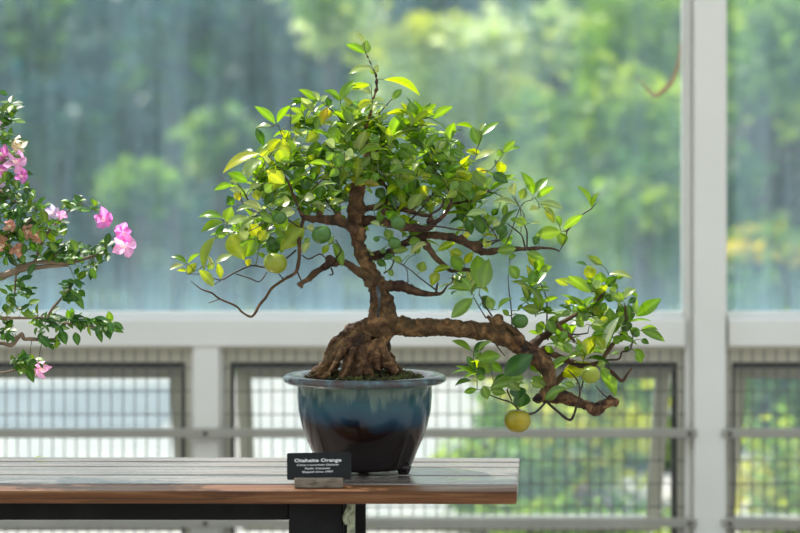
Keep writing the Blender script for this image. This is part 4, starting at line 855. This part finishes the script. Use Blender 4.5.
# grow twigs : attach every leaf base to the nearest wood or shoot
nodes = [(q, i) for q, i in SK]
cell = .03; grid = {}
def gk(p): return (int(math.floor(p.x / cell)), int(math.floor(p.z / cell)))
def addn(p, i): grid.setdefault(gk(p), []).append((p, i))
for q, i in nodes: addn(q, i)
def nearest(p):
    k = gk(p); best = None; bd = 1e9
    for r in range(0, 6):
        for dx in range(-r, r + 1):
            for dz in range(-r, r + 1):
                if max(abs(dx), abs(dz)) != r: continue
                for q, i in grid.get((k[0] + dx, k[1] + dz), ()):
                    dv = p - q
                    d = math.sqrt(dv.x * dv.x + dv.z * dv.z + (dv.y * .8) ** 2) + (.012 if dv.z < -.002 else 0)
                    if d < bd: bd = d; best = (q, i)
        if best and bd < (r) * cell: break
    return best, bd
order = sorted(leaves, key=lambda l: nearest(l[0])[1])
nB = len(BRANCH)
fol = [(MB(), []) for _ in range(nB)]; stems = [MB() for _ in range(nB)]
for lf in order:
    B, T, n, wd, col, tc_, arch, bi, kind = lf
    (q, i), d = nearest(B)
    if i == 99: i = bi if bi != 99 else 2
    if d > .0016:
        dv = B - q; mid = q.lerp(B, .5) + Vector((0, 0, .10 * dv.length)) + Vector((rl.uniform(-1, 1), rl.uniform(-1, 1), rl.uniform(-1, 1))) * dv.length * .07
        r0 = min(.0011, .0007 + .012 * d)
        stems[i].tube([q, q.lerp(mid, .55) + Vector((0, 0, .02 * dv.length)), mid, mid.lerp(B, .5) + Vector((0, 0, .01 * dv.length)), B], [r0, r0 * .95, r0 * .9, r0 * .8, .0006], 5)
        addn(mid, i); addn(q.lerp(B, .75), i)
    addn(B, i)
    pd = (T - B).normalized()
    leaf_geo(fol[i][0], fol[i][1], B, T, n, wd, col, arch, rl.uniform(.1, .5), 7, tc_)
for i in range(nB):
    if stems[i].v: stems[i].build('stem', M['gtwig'], bobs[i], smooth=True, origin=PC)
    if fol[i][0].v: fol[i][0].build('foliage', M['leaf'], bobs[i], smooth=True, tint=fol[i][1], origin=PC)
# fruit
FR = [(321.5,234.5,10,-.12,'fruit_g','round dark green fruit',.0),(275.5,263,12,-.10,'fruit_y','yellow-green fruit hanging at left',.0),(517.5,420.5,13.5,-.10,'fruit_o','large ripening yellow fruit hanging lowest at right',-.0),(591,375,9.5,-.09,'fruit_y','yellow fruit among the lower right leaves',0),
      (520,321,8.3,-.04,'fruit_g','green fruit above the lower right branch',0),(394.5,243,6.5,-.12,'fruit_g','small pale green fruit right of the trunk',0),(376.5,239,3.2,-.10,'fruit_g','tiny green fruit beside the trunk',0),(383,251,3,-.10,'fruit_g','tiny green fruit below another tiny one',0),(398,223,7.5,-.12,'fruit_g','green fruit close right of the upper trunk',0),(280,218,7,-.13,'fruit_g','green fruit half hidden in the left leaves',0)]
for x, y, r, d, mt, lab, _ in FR:
    c = P(x, y, FOC + d); rad = U(r, d); k = 22; b = MB()
    pr = []
    for j in range(17):
        a = math.pi * j / 16; rr = math.sin(a) * rad; zz = -math.cos(a) * rad * .91
        if j > 13: zz -= .05 * rad * (j - 13)
        if j < 2: zz += .04 * rad
        pr.append((max(rr, .0002), zz))
    b.lathe(pr, 24, (0, 0, 0))
    tl = Matrix.Rotation(rl.uniform(-.3, .3), 3, 'X') @ Matrix.Rotation(rl.uniform(-.3, .3), 3, 'Y')
    top = tl @ Vector((0, 0, rad * .75)) + c
    b.v = [c + tl @ v for v in b.v]
    o = b.build('fruit', M[mt], tree_o, smooth=True, origin=c); o['label'] = lab
    (q, i), dd = nearest(top + Vector((0, 0, .004)))
    if dd < .06:
        s_ = MB(); s_.tube([top, top.lerp(q, .5) + Vector((0, 0, .003)), q], [.0012, .001, .001], 6); s_.tube([top - (tl @ Vector((0, 0, .002))), top + (tl @ Vector((0, 0, .0015)))], [rad * .16, rad * .1], 6)
        s_.build('fruit_stalk', M['gtwig'], o, smooth=True)

# ---------------------------------------------------------------- name plaque
pq = P(319, 487, 4.187); pq.z = TZ
plaque = empty('name_plaque', (pq.x, 4.20, TZ), 'small black name plaque in a wooden block on the bench before the pot', 'plaque')
u2 = 4.19 / F
b = MB(); b.box(pq.x - 24.3 * u2, pq.x + 24 * u2, 4.172, 4.204, TZ + .0005, TZ + .0183); b.build('holder', M['block'], plaque, bevel=.001)
til = math.radians(9)
def rrect(w_, h_, r, n=5):
    out = []
    for cx, cz, a0 in ((w_ - r, h_ - r, 0), (-w_ + r, h_ - r, 90), (-w_ + r, -h_ + r, 180), (w_ - r, -h_ + r, 270)):
        for k in range(n + 1):
            a = math.radians(a0 + 90 * k / n); out.append((cx + r * math.cos(a), cz + r * math.sin(a)))
    return out
PW, PH = 32 * u2, 13.4 * u2
pc = Vector((pq.x - .0001, 4.187, TZ + .0135)); up = Vector((0, math.sin(til), math.cos(til))); nf = Vector((0, -math.cos(til), math.sin(til)))
ctr = pc + up * PH + nf * .002
ctr = ctr + Vector((0.0, 0, .0005))
RR2 = Matrix.Rotation(-math.radians(.8), 3, 'Y')
out = rrect(PW, PH, .0035); b = MB(); n = len(out)
X = RR2 @ Vector((1, 0, 0)); up = (up - X * up.dot(X)).normalized()
b.add([ctr + X * x + up * z + nf * .0012 for x, z in out] + [ctr + X * x + up * z - nf * .0012 for x, z in out],
      [tuple(range(n)), tuple(reversed(range(n, 2 * n)))] + [(k, n + k, n + (k + 1) % n, (k + 1) % n) for k in range(n)])
plt = b.build('plate', M['plate'], plaque)
plt.data.materials.append(M['plate_edge'])
for p_ in plt.data.polygons:
    if len(p_.vertices) == 4: p_.material_index = 1
def text(s, size, wpx, zpx, bold=0, xpx=0, shear=0):
    cu = bpy.data.curves.new('lettering', 'FONT'); cu.body = s; cu.size = size; cu.align_x = 'CENTER'; cu.align_y = 'CENTER'; cu.extrude = .0001; cu.offset = bold; cu.shear = shear; cu.resolution_u = 3
    ob = bpy.data.objects.new('lettering', cu); C.objects.link(ob)
    dg = bpy.context.evaluated_depsgraph_get(); me = bpy.data.meshes.new_from_object(ob.evaluated_get(dg)); bpy.data.objects.remove(ob)
    xs_ = [v.co.x for v in me.vertices]; wd = max(xs_) - min(xs_); sc = wpx * u2 / wd
    for v in me.vertices:
        v.co = ctr + X * (v.co.x * sc + xpx * u2) + up * (v.co.y + zpx * u2) + nf * (.00135 + v.co.z)
    me.materials.append(M['ink']); me.update()
    o2 = bpy.data.objects.new('lettering', me); C.objects.link(o2); o2.parent = plaque; o2.matrix_parent_inverse = Matrix.Identity(4)
    o2.matrix_basis = plaque.matrix_basis.inverted()
text('Otaheite Orange', .0088, 47, 5.6, .00022, -1)
text('Citrus x aurantium Otaheite', .0048, 42, 1.2, .00006, -1.5, .25)
text('Style: Cascade', .0048, 25, -2.3, .00008, -1.5)
text('Shaped since 1997', .0048, 31, -5.7, .00008, -1.5)

# ---------------------------------------------------------------- bougainvillea
BP = Vector((P(-135, 470, 4.40).x, 4.40, TZ))
bpot = empty('plant_pot', BP, 'brown glazed pot at the left end of the bench, outside the photo', 'plant pot')
b = MB(); b.lathe([(.02, .001), (.085, .001), (.10, .03), (.125, .10), (.13, .125), (.142, .127), (.142, .14), (.12, .14), (.115, .12), (.02, .118)], 48, BP); b.build('body', M['terra'], bpot, smooth=True)
b = MB(); b.lathe([(.02, .119), (.114, .121), (.1, .127), (.02, .134)], 32, BP); b.build('soil', M['soilm'], bpot, smooth=True)
boug = empty('bougainvillea', BP + Vector((0, 0, .13)), 'bougainvillea with pink flowers and small leaves reaching in from the left edge', 'bougainvillea')
YB = 4.38
def Pb(x, y, d=0): return P(x, y, YB + d)
BB = [
 [(-135,410,11,.02),(-120,370,10,.02),(-95,330,9,.01),(-60,300,8,0),(-30,287,5.5,0),(0,277,4,0),(20,270,3,0),(45,266.5,2.2,0),(68,265,1.6,0)],
 [(17,268,2.5,0),(39,262,2,0),(67,263,1.8,-.01),(84,259,1.5,-.01),(100,252,1,-.01),(106,245,.8,-.01)],
 [(80,260,1.1,-.01),(96,256,1,-.01),(110,253,.8,-.01)],
 [(33,266,1.6,0),(40,248,1.4,0),(47,234,1.3,.01),(57,222,1.1,.01),(67,212,.9,.01),(76,206,.7,.01)],
 [(59,262,1.2,0),(54,254,1.1,0),(49,247,.9,0)],
 [(-60,300,5,0),(-30,260,4,0),(-5,240,3.2,0),(15,232,2,0),(28,222,1.3,0),(36,212,.9,0)],
 [(-20,255,3.5,.01),(-8,220,3,.01),(0,190,2,.01),(4,160,1.3,.01),(2,130,.9,.01),(-2,112,.7,.01)],
 [(0,190,1.3,0),(12,200,1.1,-.01),(22,205,.8,-.01)],
 [(-50,300,4,0),(-20,316,2.4,0),(12,318,1.7,0),(44,318,1.4,0),(61,322,1.3,0),(80,325,1.2,0),(97,327,.9,0),(112,325,.7,0)],
 [(47,319,1.1,0),(52,309,1.5,-.01),(61,299,1.1,-.01),(71,288,.8,-.01)],
 [(-60,330,4,0),(-20,348,2.8,0),(0,343,2.2,0),(11,345,2.4,0),(17,338,2.4,0),(22,334,2,0),(24,339,2,0),(32,339,2,0),(46,340,1.4,0),(58,338,.9,0)],
 [(-50,350,3,.02),(-20,372,1.8,.02),(0,373,1.2,.02),(15,370,1,.02),(29,367,.9,.02),(38,370,.7,.02)],
 [(16,274,1,0),(15,290,.9,0),(14,304,.8,0),(20,310,.7,0)],
]
mb = MB(); nodes2 = []
for pts in BB:
    s = spline(pts, 4); V = [Pb(x, y, d) for x, y, r, d in s]
    mb.tube(V, [U(max(r, .5)) for x, y, r, d in s], 8, .2); nodes2 += V
bw = mb.build('branch', M['btwig'], boug, smooth=True, origin=BP)
BLf = [(.035, .12, .015), (.022, .08, .014), (.06, .17, .02), (.11, .22, .025)]
fm = MB(); ft = []; rq = random.Random(9); st = MB()
BF = [(6,140,13,42,26),(14,190,22,18,18),(20,215,28,14,22),(42,226,22,10,13),(20,238,30,12,18),(28,255,30,9,12),(78,206,17,8,9),(72,250,22,7,14),(60,256,20,5,6),(100,250,9,7,5),(88,266,9,4,3),(70,285,12,9,7),(46,320,18,9,9),(74,322,26,8,13),(15,300,16,14,10),(5,322,12,12,7),(28,362,14,7,13),(50,335,12,8,5),(104,326,10,6,5),(22,286,10,7,4),(-25,200,30,60,40),(-30,280,30,30,16)]
for cx, cy, rx, ry, n in BF:
    for _ in range(n * 2):
        while True:
            a_, b_ = rq.uniform(-1, 1), rq.uniform(-1, 1)
            if a_ * a_ + b_ * b_ < 1: break
        c = Pb(cx + a_ * rx, cy + b_ * ry, rq.uniform(-.05, .06))
        if rq.random() < .5:
            q = min(nodes2, key=lambda v: (v - c).length); dv = c - q
            if .001 < dv.length < .09: st.tube([q, q.lerp(c, .5) + Vector((0, 0, .004)), c], [.0009, .0008, .0005], 5)
        for j in range(rq.choice((1, 2, 2))):
            dr = Vector((rq.gauss(.15, .8), rq.gauss(-.2, .6), rq.gauss(-.25, .55))).normalized(); ln = U(rq.uniform(8, 15))
            leaf_geo(fm, ft, c, c + dr * ln, Vector((rq.gauss(0, .4), -.6, 1)), ln * rq.uniform(.5, .65), vary(rq.choice(BLf), .3), rq.uniform(-.02, .12), .18, 5)
for x0, y0, x1, y1, w_ in [(96,327,102,343,7),(108,327,124,333,7),(108,328,110,340,6),(101,325,92,322,6),(113,322,124,330,6),(26,368,34,383,8),(38,335,50,348,9),(52,322,40,320,5),(60,298,80,300,10),(71,290,84,310,9),(60,330,66,345,10),(75,332,78,346,8),(108,246,98,243,4),(112,245,116,252,4),(8,95,-2,92,6),(2,110,8,121,7),(18,172,34,175,6),(24,188,32,197,7),(14,120,0,128,6),(15,140,0,144,6)]:
    leaf_geo(fm, ft, Pb(x0, y0, -.02), Pb(x1, y1, -.03), Vector((.2, -1, .6)), U(w_), vary(rq.choice(BLf[:3]), .2), .08, .18, 6)
st.build('stem', M['gtwig'], boug, smooth=True, origin=BP)
fm.build('foliage', M['bleaf'], boug, smooth=True, tint=ft, origin=BP)
PK = (.56, .15, .42); PL = (.62, .29, .48); BG = (.50, .27, .20); LC = (.46, .34, .54)
for (x, y, r, col, seed, lab) in [(104,220,11,PK,1,'pink flower'),(123,233,10,PK,2,'pink flower'),(124.5,246,13,PL,3,'pale pink flower'),(41,369.5,10,PL,4,'pink flower on the lowest twig'),(52,213,8,LC,5,'pale lilac flower'),(62,215,6,PL,6,None),(16,162,11,PL,7,None),(18,146,9,(.62,.48,.36),8,'cream bract'),(22,176,8,PK,9,None),(2,155,9,PK,10,None),(2,122,8,LC,11,'pale lilac flower'),(1,170,7,PK,12,None),(27,232,8,BG,13,'faded beige flower'),(38,237,8,BG,14,'faded beige flower'),(3,246,10,BG,15,'faded beige flower'),(18,250,8,BG,16,'faded beige flower'),(10,226,7,BG,17,'faded beige flower'),(-3,182,8,LC,18,None)]:
    rf = random.Random(seed * 13); c = Pb(x, y, -.05 if x > 60 else rf.uniform(-.05, .0)); fmb = MB(); tt = []
    ax = Vector((rf.uniform(-.3, .5), -.8, rf.uniform(-.3, .4))).normalized()
    if seed == 4: ax = Vector((.8, -.5, .1)).normalized()
    u1 = ax.orthogonal().normalized(); u2_ = ax.cross(u1); a0 = rf.uniform(0, 6)
    for j in range(5):
        an = a0 + j * 2 * math.pi / 5
        rd = (u1 * math.cos(an) + u2_ * math.sin(an) + Vector((0, 0, .25))).normalized()
        B = c - ax * U(r * .35); T = c + rd * U(r * rf.uniform(.8, 1.25)) + ax * U(r * .4)
        leaf_geo(fmb, tt, B, T, (ax - rd * .4), U(r * 1.05), vary(col, .12), -.12, -.35, 6, sharp=.45)
    for j in range(3):
        rd = u1 * math.cos(a0 + j * 2.1) + u2_ * math.sin(a0 + j * 2.1)
        leaf_geo(fmb, tt, c - ax * U(r * .3), c + rd * U(r * .25) + ax * U(r * .45), rd, U(r * .25), (.75, .68, .5), 0, .1, 4)
    fl = fmb.build('flower', M['petal'], boug, smooth=True, tint=tt, origin=c)
    if lab: fl['label'] = lab
